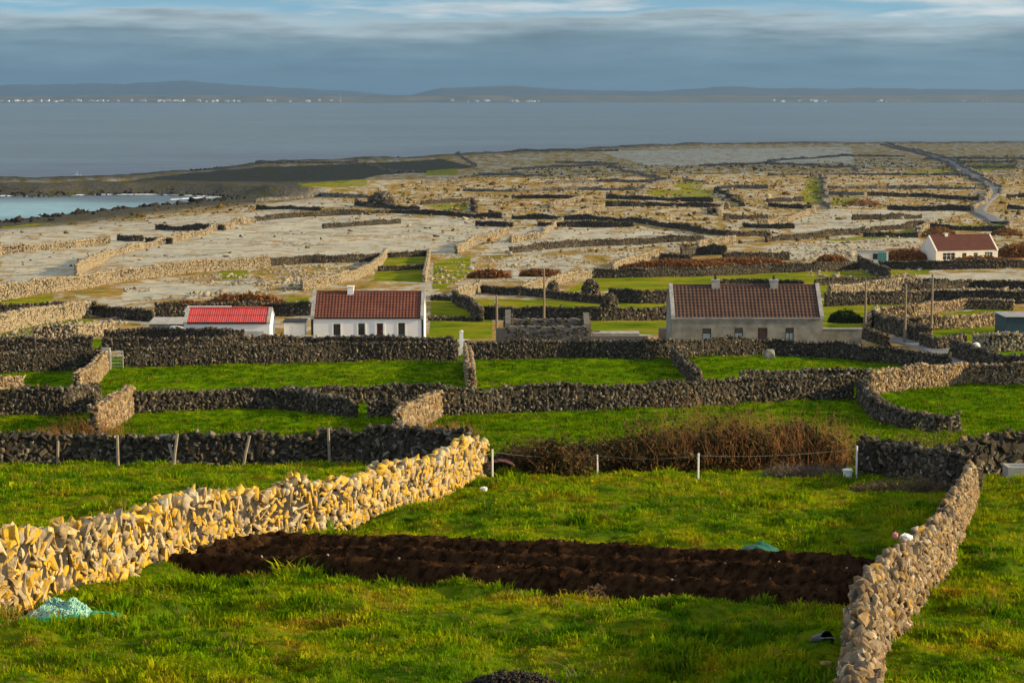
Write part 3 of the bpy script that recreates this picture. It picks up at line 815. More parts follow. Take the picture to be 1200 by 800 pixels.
def polyline(pts, step, smooth=3):
    P = np.array([pix(*p)[:2] for p in pts]); Q = []
    for a, b_ in zip(P[:-1], P[1:]):
        n = max(1, int(round(np.hypot(*(b_ - a)) / step))); Q += [a + (b_ - a) * j / n for j in range(n)]
    Q = np.array(Q + [P[-1]])
    for _ in range(smooth):
        if len(Q) > 3: Q[1:-1] = (Q[:-2] + Q[2:] + Q[1:-1] * 2) / 4
    return Q

WALL_LINES = []
wall_no = [0]
def stone_wall(label, pts, h=1.4, t=0.62, L=0.3, style='block', mat='stone_grey', near=0, group=None, h2=None, faces='vis', sd=0.2, name='stone_wall', ang=None, dens=1.0, gap=None):
    wall_no[0] += 1
    seed = wall_no[0] * 31 + 5
    r = np.random.default_rng(seed)
    Q = polyline(pts, max(0.25, L * 0.8), 6)
    mid = Q[len(Q) // 2]
    far = mid[1]
    T = np.gradient(Q, axis=0); T /= np.linalg.norm(T, axis=1)[:, None] + 1e-9
    Nn = np.stack([T[:, 1], -T[:, 0]], 1)
    side = 1.0 if np.mean((Nn * -Q).sum(1)) > 0 else -1.0       # towards the viewer's side of the hill
    Nn *= side
    Q = Q - Nn * t * 0.5                                         # the points mark the visible foot of the wall
    if far > 420:
        sx_ = np.arange(len(Q)) * L * .8
        Q = Q + Nn * ((fbm(sx_ / 16, sx_ * 0, seed + 3, 3) - .5) * 5.0 * np.minimum(1, np.minimum(np.arange(len(Q)), np.arange(len(Q))[::-1]) / 6.0))[:, None]
    n = len(Q); S = np.concatenate([[0], np.cumsum(np.linalg.norm(np.diff(Q, axis=0), axis=1))]); Ltot = S[-1]
    WALL_LINES.append((Q, t))
    GZ = zg(Q[:, 0], Q[:, 1])
    h2 = h if h2 is None else h2
    hh = h + (h2 - h) * S / max(Ltot, .01)
    hh = hh * (1 + (.24 if near else 0.16) * (fbm(S / (1.3 if near else 2.4), S * 0 + seed, seed, 3) - 0.5) * 2)
    if far > 420: hh = hh * (.45 + .95 * fbm(S / 9, S * 0 + 3, seed + 9, 3))
    if gap is not None:                                          # a tumbled stretch
        hh = hh * (1 - gap[2] * np.exp(-((S / Ltot - gap[0]) / gap[1]) ** 2))
    p0 = Vector((Q[0][0], Q[0][1], float(GZ[0])))
    mt = M[mat]
    # hearting: rough core
    V = []
    jz = r.normal(0, 0.05, (4, n)); jx = r.normal(0, 0.03, (4, n))
    farcore = far > 780
    ins = 0.0 if farcore else 0.13
    for k, (a, up) in enumerate(((-.5, 0), (-.36, 1), (.36, 1), (.5, 0))):
        q = Q + Nn * ((t - ins) * a * (0.98 if not up else 1) + jx[k] * (4 if farcore else 1))[:, None]
        z = GZ - 0.35 if not up else GZ + hh - ins * 1.1 + jz[k] * (3 if farcore else 1)
        V.append(np.column_stack([q, z]))
    V = np.concatenate(V) - np.array(p0)
    F = [(k * n + j, k * n + j + 1, (k + 1) * n + j + 1, (k + 1) * n + j) for k in range(3) for j in range(n - 1)]
    F += [(0, n, 2 * n, 3 * n), (n - 1, 4 * n - 1, 3 * n - 1, 2 * n - 1)]
    if far > 780:
        return link(name, np_mesh(name, V, F, None, [M['core_far']]), None, p0, label=label, category='stone wall', group=group, kind='thing')
    root = empty(name, p0, label=label, category='stone wall', group=group, kind='thing')
    link('hearting', np_mesh('hearting', V, F, None, [M['core']]), root)
    # face stones
    pos, Ms, vis, siz = [], [], [], []
    def lay(s, zf, out, alpha, a, b_, c, seen, tilt):
        """s along, zf height, out offset across (+ = visible side); alpha turn in the face plane"""
        m_ = len(s)
        x = np.interp(s, S, Q[:, 0]); y = np.interp(s, S, Q[:, 1]); g = np.interp(s, S, GZ)
        tx = np.interp(s, S, T[:, 0]); ty = np.interp(s, S, T[:, 1]); l = np.hypot(tx, ty) + 1e-9
        tv = np.stack([tx / l, ty / l, np.zeros(m_)], 1)
        nv = np.stack([np.interp(s, S, Nn[:, 0]), np.interp(s, S, Nn[:, 1]), np.zeros(m_)], 1); nv /= np.linalg.norm(nv, axis=1)[:, None] + 1e-9
        zv = np.tile([0, 0, 1.0], (m_, 1))
        ca, sa = np.cos(alpha)[:, None], np.sin(alpha)[:, None]
        U = ca * tv + sa * zv; Wv = -sa * tv + ca * zv
        R3 = np.stack([U, Wv, nv], 2) @ rotmat(r, m_, tilt)
        if near: a = np.minimum(a, L * 1.45)
        Ms.append(R3 * np.stack([a, b_, c], 1)[:, None, :])
        pos.append(np.stack([x, y, g + zf], 1) + nv * out[:, None])
        vis.append(np.full(m_, seen)); siz.append(a * b_ / np.maximum(y, 5) ** 2)
    sides = (1, -1) if faces == 'both' else (1,)
    hm = float(np.mean(hh))
    for sg in sides:
        nr = max(2, int(round(hm / (0.52 * L))))
        for q in range(nr):
            ns = max(3, int(Ltot / (0.74 * L) * dens))
            s = np.clip((np.arange(ns) + r.uniform(-.35, 1.35, ns)) / ns * Ltot, 0, Ltot)
            fz = np.clip((q + 0.5 + r.uniform(-.4, .4, ns)) / nr, 0.02, 1)
            hs = np.interp(s, S, hh)
            zf = fz * (hs - 0.1) - 0.02
            a = L * r.lognormal(0.02, 0.36, ns); b_ = L * r.uniform(.28, .7, ns); c = L * r.uniform(.6, 1.1, ns)
            if style == 'slab':
                b_ = L * r.uniform(.16, .46, ns); a = a * r.uniform(.7, 1.3, ns); c = c * .8
                swing = (fbm(s / 1.6, s * 0 + q * .6, seed + 7, 2) - 0.5) * 5.0
                al = swing + r.normal(0, 0.55, ns) + np.where(r.random(ns) < .75, 1.1, 0)
            else:
                al = r.normal(0, 0.45, ns) + np.where(r.random(ns) < (.3 if ang is None else ang), 1.3, 0)
            out = sg * (t * 0.5 - 0.13 * fz * t / .62 - c * 0.36 + r.uniform(-.07, .06, ns))
            lay(s, zf, out, al, a, b_, c, sg > 0, sd)
    if style == 'slab':                                          # small packing stones set a little deeper
        nf = int(Ltot * hm * 26)
        for sg in sides:
            s = r.uniform(0, Ltot, nf); fz = r.uniform(0.02, .97, nf); hs = np.interp(s, S, hh)
            c = L * r.uniform(.3, .55, nf)
            lay(s, fz * (hs - .1), sg * (t * .5 - .13 * fz * t / .62 - c * .5 - r.uniform(0, .05, nf)), r.uniform(-1.6, 1.6, nf), L * r.uniform(.3, .65, nf), L * r.uniform(.15, .32, nf), c, sg > 0, .4)
    for sg in (0.27, -0.24) if t > 0.5 else (0,):
        ns = max(3, int(Ltot / (0.6 * L)))
        s = np.clip((np.arange(ns) + r.uniform(-.3, 1.3, ns)) / ns * Ltot, 0, Ltot)
        hs = np.interp(s, S, hh)
        a = L * r.lognormal(0.0, 0.3, ns); b_ = L * r.uniform(.3, .75, ns); c = L * r.uniform(.6, 1.1, ns)
        if style == 'slab': a, b_, c = a * .9, b_ * .7, c * .8
        al = r.normal(0, 0.4, ns) + np.where(r.random(ns) < (.6 if style == 'slab' else .35), 1.2, 0)
        lay(s, hs - 0.06 + r.uniform(-.06, .08, ns), np.full(ns, sg * t) + r.uniform(-.05, .05, ns), al, a, b_, c, True, sd * 1.4)
    for se in (0.05, Ltot - 0.05):                               # ends
        ns = int(4 * hm / L)
        lay(np.full(ns, se), r.uniform(0, 1, ns) * hm, r.uniform(-.4, .4, ns) * t, r.normal(0, .5, ns), L * r.uniform(.6, 1.1, ns), L * r.uniform(.35, .7, ns), L * r.uniform(.5, .9, ns), True, .5)
    pos = np.concatenate(pos) - np.array(p0); Ms = np.concatenate(Ms); vis = np.concatenate(vis); siz = np.concatenate(siz)
    st = style if L * size_at(far) > 4.2 else 'low'
    pk = r.integers(0, len(PROTO[st]), len(pos))
    if near:
        wx, wy, wz = (pos + np.array(p0)).T
        # in view of the photograph's frame: those get their own object first
        fwd = wy * cp + (CAM_H - wz) * sp; upv = wy * sp - (CAM_H - wz) * cp
        uu = 600 + wx / fwd * FPX; vv = 400 - upv / fwd * FPX
        score = siz * vis * ((uu > -5) & (uu < 1205) & (vv < 805))
        pick = np.argsort(-score)[:near]
        pick = pick[score[pick] > 0]
        for j in pick:
            o = bpy.data.objects.new('stone', proto_mesh(st, int(pk[j]), mt))
            mm = Matrix([[*Ms[j][0], pos[j][0]], [*Ms[j][1], pos[j][1]], [*Ms[j][2], pos[j][2]], [0, 0, 0, 1]])
            COL.objects.link(o); o.parent = root; o.matrix_basis = mm
        keep = np.ones(len(pos), bool); keep[pick] = False
        pos, Ms, pk = pos[keep], Ms[keep], pk[keep]
    V, F = joined(Ms, pos, pk, st)
    link('small_stones' if near else 'stones', np_mesh('stones', V, F, None, [mt]), root, kind='stuff')
    return root

# --- the two big garden walls and the wall behind them
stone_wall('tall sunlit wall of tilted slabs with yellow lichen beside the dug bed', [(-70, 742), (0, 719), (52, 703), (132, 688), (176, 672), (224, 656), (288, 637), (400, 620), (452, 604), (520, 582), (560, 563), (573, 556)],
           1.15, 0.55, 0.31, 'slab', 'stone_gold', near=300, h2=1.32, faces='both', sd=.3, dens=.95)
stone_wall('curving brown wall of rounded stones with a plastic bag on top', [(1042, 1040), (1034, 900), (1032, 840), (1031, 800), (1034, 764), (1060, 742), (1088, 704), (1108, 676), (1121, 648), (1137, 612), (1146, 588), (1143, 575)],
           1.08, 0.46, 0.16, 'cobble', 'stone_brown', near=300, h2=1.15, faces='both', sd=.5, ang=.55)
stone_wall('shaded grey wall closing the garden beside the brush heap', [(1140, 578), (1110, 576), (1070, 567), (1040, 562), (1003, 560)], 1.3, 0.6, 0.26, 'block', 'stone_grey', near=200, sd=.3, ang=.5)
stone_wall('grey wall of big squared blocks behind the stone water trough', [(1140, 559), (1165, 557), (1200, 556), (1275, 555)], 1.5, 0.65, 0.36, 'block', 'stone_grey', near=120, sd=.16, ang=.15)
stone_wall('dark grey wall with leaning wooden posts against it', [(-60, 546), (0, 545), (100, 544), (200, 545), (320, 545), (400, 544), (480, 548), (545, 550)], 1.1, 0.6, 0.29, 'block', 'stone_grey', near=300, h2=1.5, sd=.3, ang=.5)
# --- field walls of the middle distance
FW = 'field walls below the houses'
def fw(label, pts, h, mat='stone_grey', L=.26, **k):
    stone_wall(label, pts, h, .62, L, k.pop('style', 'block'), mat, group=FW, ang=k.pop('ang', .7), sd=.3, **k)
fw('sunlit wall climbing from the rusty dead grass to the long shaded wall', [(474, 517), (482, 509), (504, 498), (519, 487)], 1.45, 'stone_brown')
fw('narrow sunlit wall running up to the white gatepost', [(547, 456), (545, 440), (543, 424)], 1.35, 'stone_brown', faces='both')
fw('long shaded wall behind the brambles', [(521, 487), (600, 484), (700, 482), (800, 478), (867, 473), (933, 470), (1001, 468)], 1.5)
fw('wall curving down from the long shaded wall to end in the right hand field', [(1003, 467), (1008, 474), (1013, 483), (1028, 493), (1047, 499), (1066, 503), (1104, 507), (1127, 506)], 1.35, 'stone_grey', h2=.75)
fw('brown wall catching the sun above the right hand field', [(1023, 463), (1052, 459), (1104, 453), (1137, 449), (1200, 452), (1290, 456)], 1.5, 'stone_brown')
fw('wall glimpsed behind the long shaded wall', [(872, 456), (950, 453), (1022, 453)], 1.2)
fw('long wall below the white cottage', [(147, 431), (233, 428), (333, 426), (400, 424), (470, 423), (537, 423)], 1.55)
fw('long wall below the roofless ruin', [(547, 422), (667, 420), (767, 421), (783, 420)], 1.5)
fw('long wall below the grey house bending down to the lane', [(783, 419), (840, 417), (900, 417), (960, 419), (1033, 425), (1083, 432), (1112, 433)], 1.5, h2=1.15)
fw('wall left of the field gate', [(-70, 440), (0, 437), (67, 435), (122, 432)], 1.6)
fw('orange lichened wall running down from the field gate', [(96, 462), (117, 448), (129, 431)], 1.3, 'stone_brown')
fw('wall across the left hand fields ending at the sunlit corner', [(-60, 490), (0, 488), (83, 487), (120, 480)], 1.5)
fw('wavy wall across the left hand fields with a gap in it', [(160, 484), (233, 481), (300, 479), (350, 480), (385, 486), (410, 489)], 1.1)
fw('short wall piece between the gap and the sunlit wall', [(431, 490), (470, 490), (496, 489)], .95)
fw('wall behind the gap in the left hand field', [(335, 475), (420, 473), (520, 471)], 1.05)
fw('sunlit wall end beside the rusty dead grass on the left', [(118, 510), (146, 495), (159, 482)], 1.45, 'stone_brown')
fw('low sunlit tumbled wall at the left edge', [(-30, 464), (0, 461), (30, 457)], .9, 'stone_brown')
fw('wall running down the slope from the grey house', [(785, 421), (800, 440), (813, 453)], 1.0, faces='both')
fw('wall on the far side of the lane beside the white boulder', [(1112, 417), (1135, 427), (1165, 436), (1205, 440), (1260, 443)], 1.35, L=.3)
fw('rear garden wall left of the grass gap', [(-60, 413), (0, 412), (107, 411)], 1.2, L=.34)
fw('rear garden wall right of the grass gap', [(120, 411), (250, 410), (362, 408), (440, 408), (530, 409)], 1.05, L=.34)
fw('wall in front of the red roofed shed ending in a sunlit stub', [(122, 400), (200, 399), (262, 400), (286, 400)], 1.15, L=.34)
fw('wall beyond the lane with a dark gateway', [(1077, 405), (1096, 410), (1133, 407)], 1.1, L=.34)
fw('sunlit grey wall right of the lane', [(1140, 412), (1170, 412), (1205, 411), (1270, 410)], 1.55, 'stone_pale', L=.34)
fw('wall descending from the low capped wall to the lane', [(1006, 396), (1022, 401), (1036, 406)], 1.0, L=.34)
# --- walls round and behind the houses
HW = 'walls among the houses'
def hw(label, pts, h, mat='stone_grey', L=.42, **k):
    stone_wall(label, pts, h, .62, L, 'block', mat, group=HW, ang=.6, sd=.3, **k)
hw('dark straight wall across the paddocks right of the grey house', [(968, 359), (1047, 357), (1093, 355), (1200, 356), (1270, 356)], 1.75)
hw('sunlit tumbled wall above the dark paddock wall', [(974, 349), (1010, 346), (1056, 341), (1080, 340)], 1.7, 'stone_pale', h2=2.0)
hw('sunlit brown wall of the upper small paddock', [(1029, 373), (1075, 371), (1105, 366), (1135, 362), (1187, 364)], 1.4, 'stone_brown')
hw('brown wall of the lower small paddock behind the poles', [(1062, 387), (1077, 387), (1120, 385), (1175, 382)], 1.4, 'stone_brown')
hw('wall bounding the small paddocks beside the lane', [(1020, 381), (1032, 388), (1060, 397), (1085, 403)], 1.6)
hw('short sunlit wall at the corner of the small paddocks', [(1021, 384), (1030, 374)], 1.3, 'stone_pale')
hw('sunlit wall climbing behind the white cottage', [(356, 341), (400, 332), (432, 322), (446, 312), (454, 301)], 1.7, 'stone_pale')
hw('narrow sunlit wall between two green plots', [(499, 331), (502, 314), (504, 299)], 1.4, 'stone_pale')
hw('low wall across the green plots behind the cottage', [(450, 302), (480, 301), (503, 300)], 1.0)
hw('lower wall across the green plots behind the cottage', [(444, 318), (470, 317), (500, 316)], .9)
hw('curved wall behind the cottage garden, dark side', [(530, 354), (544, 362), (556, 373), (561, 377)], 1.5)
hw('sunlit curved wall above the cottage garden', [(534, 353), (546, 347), (563, 341)], 1.5, 'stone_pale')
hw('low wall along the cottage garden', [(505, 352), (530, 353)], .7)
hw('low garden wall at the cottage gable', [(503, 376), (530, 376), (558, 377)], .5)
hw('dark wall between the green strips behind the ruin', [(563, 343), (610, 346), (660, 352), (715, 357)], 1.1)
hw('wall between the green strips beside the grey house', [(713, 354), (750, 356), (784, 356)], 1.8)
hw('wall directly behind the roofless ruin', [(567, 374), (640, 374), (700, 376), (784, 375)], 1.5)
hw('sunlit wall leading up to the bright green field', [(612, 346), (640, 338), (668, 330), (697, 325)], 1.5, 'stone_pale')
hw('dark wall along the top of the bright green field', [(697, 326), (760, 325), (830, 323), (900, 320), (960, 318), (1007, 316)], 1.6)
hw('low wall along the foot of the bright green field', [(843, 335), (890, 334), (940, 336)], 1.0)
hw('low wall right of the bright green field', [(957, 335), (1000, 333), (1053, 333), (1110, 334)], 1.0)
hw('dark tumbled wall down the end of the bright green field', [(1004, 312), (1018, 319), (1040, 328)], 2.0)
hw('wall in front of the brown roofed white house', [(1030, 315), (1100, 316), (1160, 315), (1260, 314)], 1.6)
hw('rubble wall right of the poles', [(1060, 341), (1090, 340), (1140, 337), (1200, 339), (1260, 340)], 1.2)
hw('dark enclosure wall on the rock behind the grey house', [(800, 303), (822, 299), (850, 299)], 2.0)
hw('dark wall beside the rocky enclosure', [(848, 307), (890, 306), (925, 305)], 1.8)
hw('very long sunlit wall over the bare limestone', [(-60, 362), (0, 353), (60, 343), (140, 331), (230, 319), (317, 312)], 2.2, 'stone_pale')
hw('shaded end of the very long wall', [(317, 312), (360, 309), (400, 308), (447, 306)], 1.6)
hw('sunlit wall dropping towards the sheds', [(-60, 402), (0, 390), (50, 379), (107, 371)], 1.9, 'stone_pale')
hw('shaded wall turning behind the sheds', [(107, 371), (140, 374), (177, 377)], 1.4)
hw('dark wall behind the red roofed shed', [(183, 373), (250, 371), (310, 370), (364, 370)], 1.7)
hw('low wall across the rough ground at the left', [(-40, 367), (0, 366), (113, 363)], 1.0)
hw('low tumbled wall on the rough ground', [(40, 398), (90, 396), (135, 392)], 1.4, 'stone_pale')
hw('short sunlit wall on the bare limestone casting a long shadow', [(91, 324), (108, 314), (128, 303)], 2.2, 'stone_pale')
# --- far walls on the pavement
FG = 'far field walls on the limestone'
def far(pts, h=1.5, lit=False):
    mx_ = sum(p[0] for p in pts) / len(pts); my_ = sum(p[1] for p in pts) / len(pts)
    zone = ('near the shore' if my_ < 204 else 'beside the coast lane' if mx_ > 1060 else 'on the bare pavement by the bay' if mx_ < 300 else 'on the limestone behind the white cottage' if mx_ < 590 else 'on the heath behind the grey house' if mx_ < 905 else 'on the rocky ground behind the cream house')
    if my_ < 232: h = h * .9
    stone_wall(('sunlit' if lit else 'dark') + ' far field wall ' + zone, pts, h, .8, .55, 'block', 'stone_pale' if lit else 'stone_grey', group=FG + (' in the sun' if lit else ' in shade'), sd=.35)  # lit walls take the pale stone, shaded ones the dark: light in the colour
for pts in ([(137, 282), (167, 283)], [(170, 286), (200, 286)], [(182, 269), (225, 270), (262, 270)], [(300, 246), (340, 245), (375, 247)], [(300, 259), (387, 253), (460, 250), (500, 252), (587, 256)],
            [(415, 241), (470, 246), (490, 248)], [(495, 240), (550, 236)], [(551, 238), (555, 250)], [(300, 237), (375, 230), (435, 232)], [(495, 216), (545, 214)], [(542, 224), (600, 225)],
            [(425, 193), (465, 203), (500, 203)], [(522, 180), (557, 195)], [(300, 192), (420, 191)], [(557, 265), (600, 266)], [(600, 233), (680, 233)], [(600, 225), (680, 223), (745, 223)],
            [(710, 233), (835, 237)], [(710, 242), (780, 242), (850, 243)], [(600, 257), (680, 258), (742, 261), (795, 269), (850, 277), (900, 277)], [(630, 265), (742, 266)], [(800, 213), (825, 214)],
            [(835, 251), (850, 244)], [(838, 223), (860, 235), (870, 242)], [(840, 221), (900, 221)], [(850, 258), (900, 257)], [(600, 200), (725, 193)], [(650, 191), (705, 192)], [(712, 195), (740, 203), (785, 212)],
            [(600, 178), (725, 177)], [(600, 297), (700, 288), (825, 283)], [(772, 306), (808, 308)], [(1032, 170), (1080, 182), (1107, 191), (1125, 203), (1150, 215), (1158, 222)], [(1040, 168), (1090, 181), (1120, 190), (1135, 201), (1152, 211), (1172, 221)],
            [(900, 237), (942, 236)], [(900, 242), (957, 246)], [(970, 221), (1060, 221), (1145, 222)], [(970, 228), (1012, 229)], [(1017, 230), (1082, 231), (1145, 235)], [(1040, 246), (1137, 247)],
            [(900, 206), (1000, 205), (1125, 206)], [(967, 197), (1002, 196), (1004, 202)], [(1057, 200), (1107, 198)], [(900, 284), (980, 276), (1060, 268), (1087, 265)], [(1090, 269), (1178, 272)], [(1012, 278), (1075, 278)],
            [(1122, 191), (1192, 191)], [(1132, 197), (1190, 197)], [(1140, 203), (1190, 203)], [(1150, 208), (1260, 207)], [(1085, 187), (1260, 186)], [(900, 190), (990, 183), (1060, 184)], [(870, 266), (930, 268)],
            [(640, 215), (700, 213), (780, 214)], [(820, 195), (900, 192), (960, 195)], [(1180, 232), (1260, 231)], [(1180, 245), (1260, 247)], [(560, 206), (640, 207)], [(380, 268), (470, 262)], [(1000, 258), (1080, 256)]):
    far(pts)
for pts in ([(127, 303), (160, 293), (207, 283), (265, 268), (300, 261)], [(537, 297), (560, 285), (597, 273)], [(745, 230), (762, 219), (788, 213)], [(645, 244), (682, 233)], [(670, 257), (708, 243)], [(842, 253), (855, 244)],
            [(820, 291), (862, 282)], [(720, 318), (745, 309), (772, 300)], [(970, 245), (966, 225), (962, 206)], [(1142, 248), (1157, 234), (1161, 224)], [(890, 264), (922, 260), (960, 246)], [(1075, 277), (1090, 266)],
            [(1179, 271), (1187, 262), (1205, 257)], [(600, 285), (640, 276), (660, 262)], [(0, 300), (60, 293), (130, 285)], [(1172, 228), (1174, 222)]):
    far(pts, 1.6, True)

# ================================================================== BUILDINGS
def tiled_slope(width, run, rise, z0, y0, sgn, cw, rh, amp, over=0.25):
    """tiles laid on one roof slope: wavy across, stepped up the slope; x along the house, sgn=+1 front slope rising to +y"""
    L = math.hypot(run, rise); nc = max(2, int(round(width / cw))); nr = max(2, int(round(L / rh)))
    V, F = [], []
    prof = (0.0, 0.55, 1.0, 0.55)
    xs = [width * (c + q / 4) / nc for c in range(nc) for q in range(4)] + [width]
    hs = [prof[q] for c in range(nc) for q in range(4)] + [0.0]
    ny, nz = -rise / L * sgn, run / L
    nx = len(xs)
    for k in range(nr):
        for e, lift in ((0, 0.045), (1, 0.0)):
            s = (k + e) / nr * L * (1.0)
            for x, h in zip(xs, hs):
                o = amp * h + lift
                V.append((x, y0 + sgn * (run * s / L) + ny * o, z0 + rise * s / L + nz * o))
        b = k * 2 * nx
        for j in range(nx - 1): F.append((b + j, b + j + 1, b + nx + j + 1, b + nx + j))
        if k:
            for j in range(nx - 1): F.append((b - nx + j, b - nx + j + 1, b + j + 1, b + j))
    return V, F

def gable_house(name, label, A, W_, D_, eave, rise, rz, wall_mat, roof_mat, openings, chimneys=(), coping='coping', fascia='black', corner=None, tile=(0.3, 0.34, 0.03), group=None, over=0.12, sink=0.4, parapet=0.14, win='glass', surround=None):
    """A front left foot of the house; front wall runs along local x and faces local -y"""
    root = empty(name, A, rz, label=label, category='house' if 'house' in name or 'cottage' in name else 'shed', group=group, )
    th = 0.4
    mb = MB()
    xs = sorted({0.0, W_} | {o['x0'] for o in openings} | {o['x1'] for o in openings}); zs = sorted({-sink, eave} | {o['z0'] for o in openings} | {o['z1'] for o in openings})
    for x0, x1 in zip(xs[:-1], xs[1:]):
        for z0, z1 in zip(zs[:-1], zs[1:]):
            cx, cz = (x0 + x1) / 2, (z0 + z1) / 2
            if any(o['x0'] < cx < o['x1'] and o['z0'] < cz < o['z1'] for o in openings): continue
            mb.box(x0, x1, 0, th, z0, z1)
    mb.obj('front_wall', M[wall_mat], root)
    MB().box(0, W_, D_ - th, D_, -sink, eave).obj('back_wall', M[wall_mat], root)
    for x0, x1 in ((0, th), (W_ - th, W_)):
        MB().prismx([(th + .002, -sink), (D_ - th - .002, -sink), (D_ - th - .002, eave + rise * th * 2 / D_), (D_ / 2, eave + rise), (th + .002, eave + rise * th * 2 / D_)], x0 + .003, x1 - .003).obj('gable', M[wall_mat], root)
    # roof
    V, F = tiled_slope(W_ - 0.5, D_ / 2 + over, rise * (D_ / 2 + over) / (D_ / 2), eave + 0.03 - rise * over / (D_ / 2), -over, 1, *tile)
    V2, F2 = tiled_slope(W_ - 0.5, D_ / 2 + over, rise * (D_ / 2 + over) / (D_ / 2), eave + 0.03 - rise * over / (D_ / 2), D_ + over, -1, *tile)
    mb = MB(); mb.add([(x + .25, y, z) for x, y, z in V], F); mb.add([(x + .25, y, z) for x, y, z in V2], [f[::-1] for f in F2])
    me = bpy.data.meshes.new('roof'); me.from_pydata(mb.v, [], mb.f); me.materials.append(M[roof_mat]); me.update()
    roof = link('roof', me, root)
    MB().tube([(.25, D_ / 2, eave + rise + .06), (W_ - .25, D_ / 2, eave + rise + .06)], .11, n=8).obj('ridge_tiles', M[roof_mat], roof)
    for x0, x1 in ((-.06, .3), (W_ - .3, W_ + .06)):
        k = rise / (D_ / 2)
        MB().prismx([(-over - .05, eave - k * over - .12), (-over - .05, eave - k * over + .1 + parapet), (D_ / 2, eave + rise + parapet + .12), (D_ + over + .05, eave - k * over + .1 + parapet), (D_ + over + .05, eave - k * over - .12), (D_ / 2, eave + rise - .05)], x0, x1).obj('gable_coping', M[coping], root)
    if fascia:
        MB().box(.31, W_ - .31, -over - .03, -.02, eave - .16, eave - .02).obj('gutter', M[fascia], root)
    if corner:
        for x0, x1 in ((-.03, .2), (W_ - .2, W_ + .03)):
            MB().box(x0, x1, -.03, .25, -sink, eave - .17).obj('corner_band', M[corner], root)
    for ch in chimneys:
        cx, cw, chh, cm, pot = ch
        c = MB().box(cx - cw / 2, cx + cw / 2, D_ / 2 - .38, D_ / 2 + .38, eave + rise - .6, eave + rise + chh).obj('chimney', M[cm], root)
        MB().box(cx - cw / 2 - .06, cx + cw / 2 + .06, D_ / 2 - .44, D_ / 2 + .44, eave + rise + chh + .003, eave + rise + chh + .1).obj('chimney_cap', M[cm], c)
        if pot: MB().tube([(cx, D_ / 2, eave + rise + chh + .1), (cx, D_ / 2, eave + rise + chh + .45)], .15, .11, 10).obj('chimney_pot', M[pot], c)
    for o in openings:
        x0, x1, z0, z1 = o['x0'], o['x1'], o['z0'], o['z1']
        if o['kind'] == 'door':
            d = MB().box(x0 + .06, x1 - .06, .16, .21, z0 - .05, z1 - .06).obj('door', M[o.get('mat', 'door')], root)
            MB().box(x1 - .2, x1 - .14, .1, .16, z0 + .95, z0 + 1.05).obj('handle', M['wire'], d)
            f = MB().box(x0, x0 + .06, .12, .24, z0, z1).box(x1 - .06, x1, .12, .24, z0, z1).box(x0 + .06, x1 - .06, .12, .24, z1 - .06, z1)
            f.obj('door_frame', M[o.get('frame', 'white')], d)
            if surround: MB().box(x0 - .16, x0 - .003, -.05, .1, -.2, z1 + .14).box(x1 + .003, x1 + .16, -.05, .1, -.2, z1 + .14).box(x0, x1, -.05, .1, z1 + .003, z1 + .14).obj('door_surround', M[surround], root)
        else:
            fr = .07
            w = MB().box(x0, x0 + fr, .14, .22, z0, z1).box(x1 - fr, x1, .14, .22, z0, z1).box(x0 + fr, x1 - fr, .14, .22, z1 - fr, z1).box(x0 + fr, x1 - fr, .14, .22, z0, z0 + fr).obj('window', M[o.get('frame', 'win_frame')], root)
            if o.get('bars'):
                for bx in range(1, o['bars']):
                    q = x0 + (x1 - x0) * bx / o['bars']
                    MB().box(q - .03, q + .03, .145, .215, z0 + fr, z1 - fr).obj('glazing_bar', M[o.get('frame', 'win_frame')], w)
            zm = (z0 + z1) / 2 + .1
            MB().box(x0 + fr, x1 - fr, .172, .185, z0 + fr, zm - .02).obj('pane', M[o.get('pane', win)], w)
            MB().box(x0 + fr, x1 - fr, .178, .191, zm + .02, z1 - fr).obj('pane', M[o.get('pane_top', win)], w)
            MB().box(x0 + fr, x1 - fr, .15, .2, zm - .02, zm + .02).obj('meeting_rail', M[o.get('frame', 'win_frame')], w)
            MB().box(x0 - .08, x1 + .08, -.07, .13, z0 - .09, z0 - .003).obj('sill', M[o.get('sill', 'black')], w)
            if surround: MB().box(x0 - .14, x0 - .003, -.03, .05, z0, z1 + .1).box(x1 + .003, x1 + .14, -.03, .05, z0, z1 + .1).obj('window_surround', M[surround], w)
    return root

def W(x0, x1, z0, z1, **k): return dict(kind='window', x0=x0, x1=x1, z0=z0, z1=z1, **k)
def DR(x0, x1, z1, **k): return dict(kind='door', x0=x0, x1=x1, z0=0.0, z1=z1, **k)

# white cottage: photo 365..498 px wide at the foot
A = pix(365, 396.5); B_ = pix(497.5, 396.5); wd = B_[0] - A[0]; s = wd / 133.0
wx = lambda p: (p - 365) * s
HOUSE_Z = float(min(A[2], B_[2]))
gable_house('cottage', 'whitewashed cottage with brown red tiled roof and one white chimney', (A[0], A[1], HOUSE_Z), wd, 5.6, 2.45, 2.25, 0, 'white', 'tile_red',
            [W(wx(391), wx(399.5), .55, 1.75), W(wx(420.5), wx(428.5), .6, 1.8), DR(wx(442), wx(450.5), 1.85), W(wx(468), wx(476), .6, 1.85)],
            chimneys=[(wx(409.5), .62, .55, 'white', None)], corner='black', tile=(.33, .36, .05), surround='white')
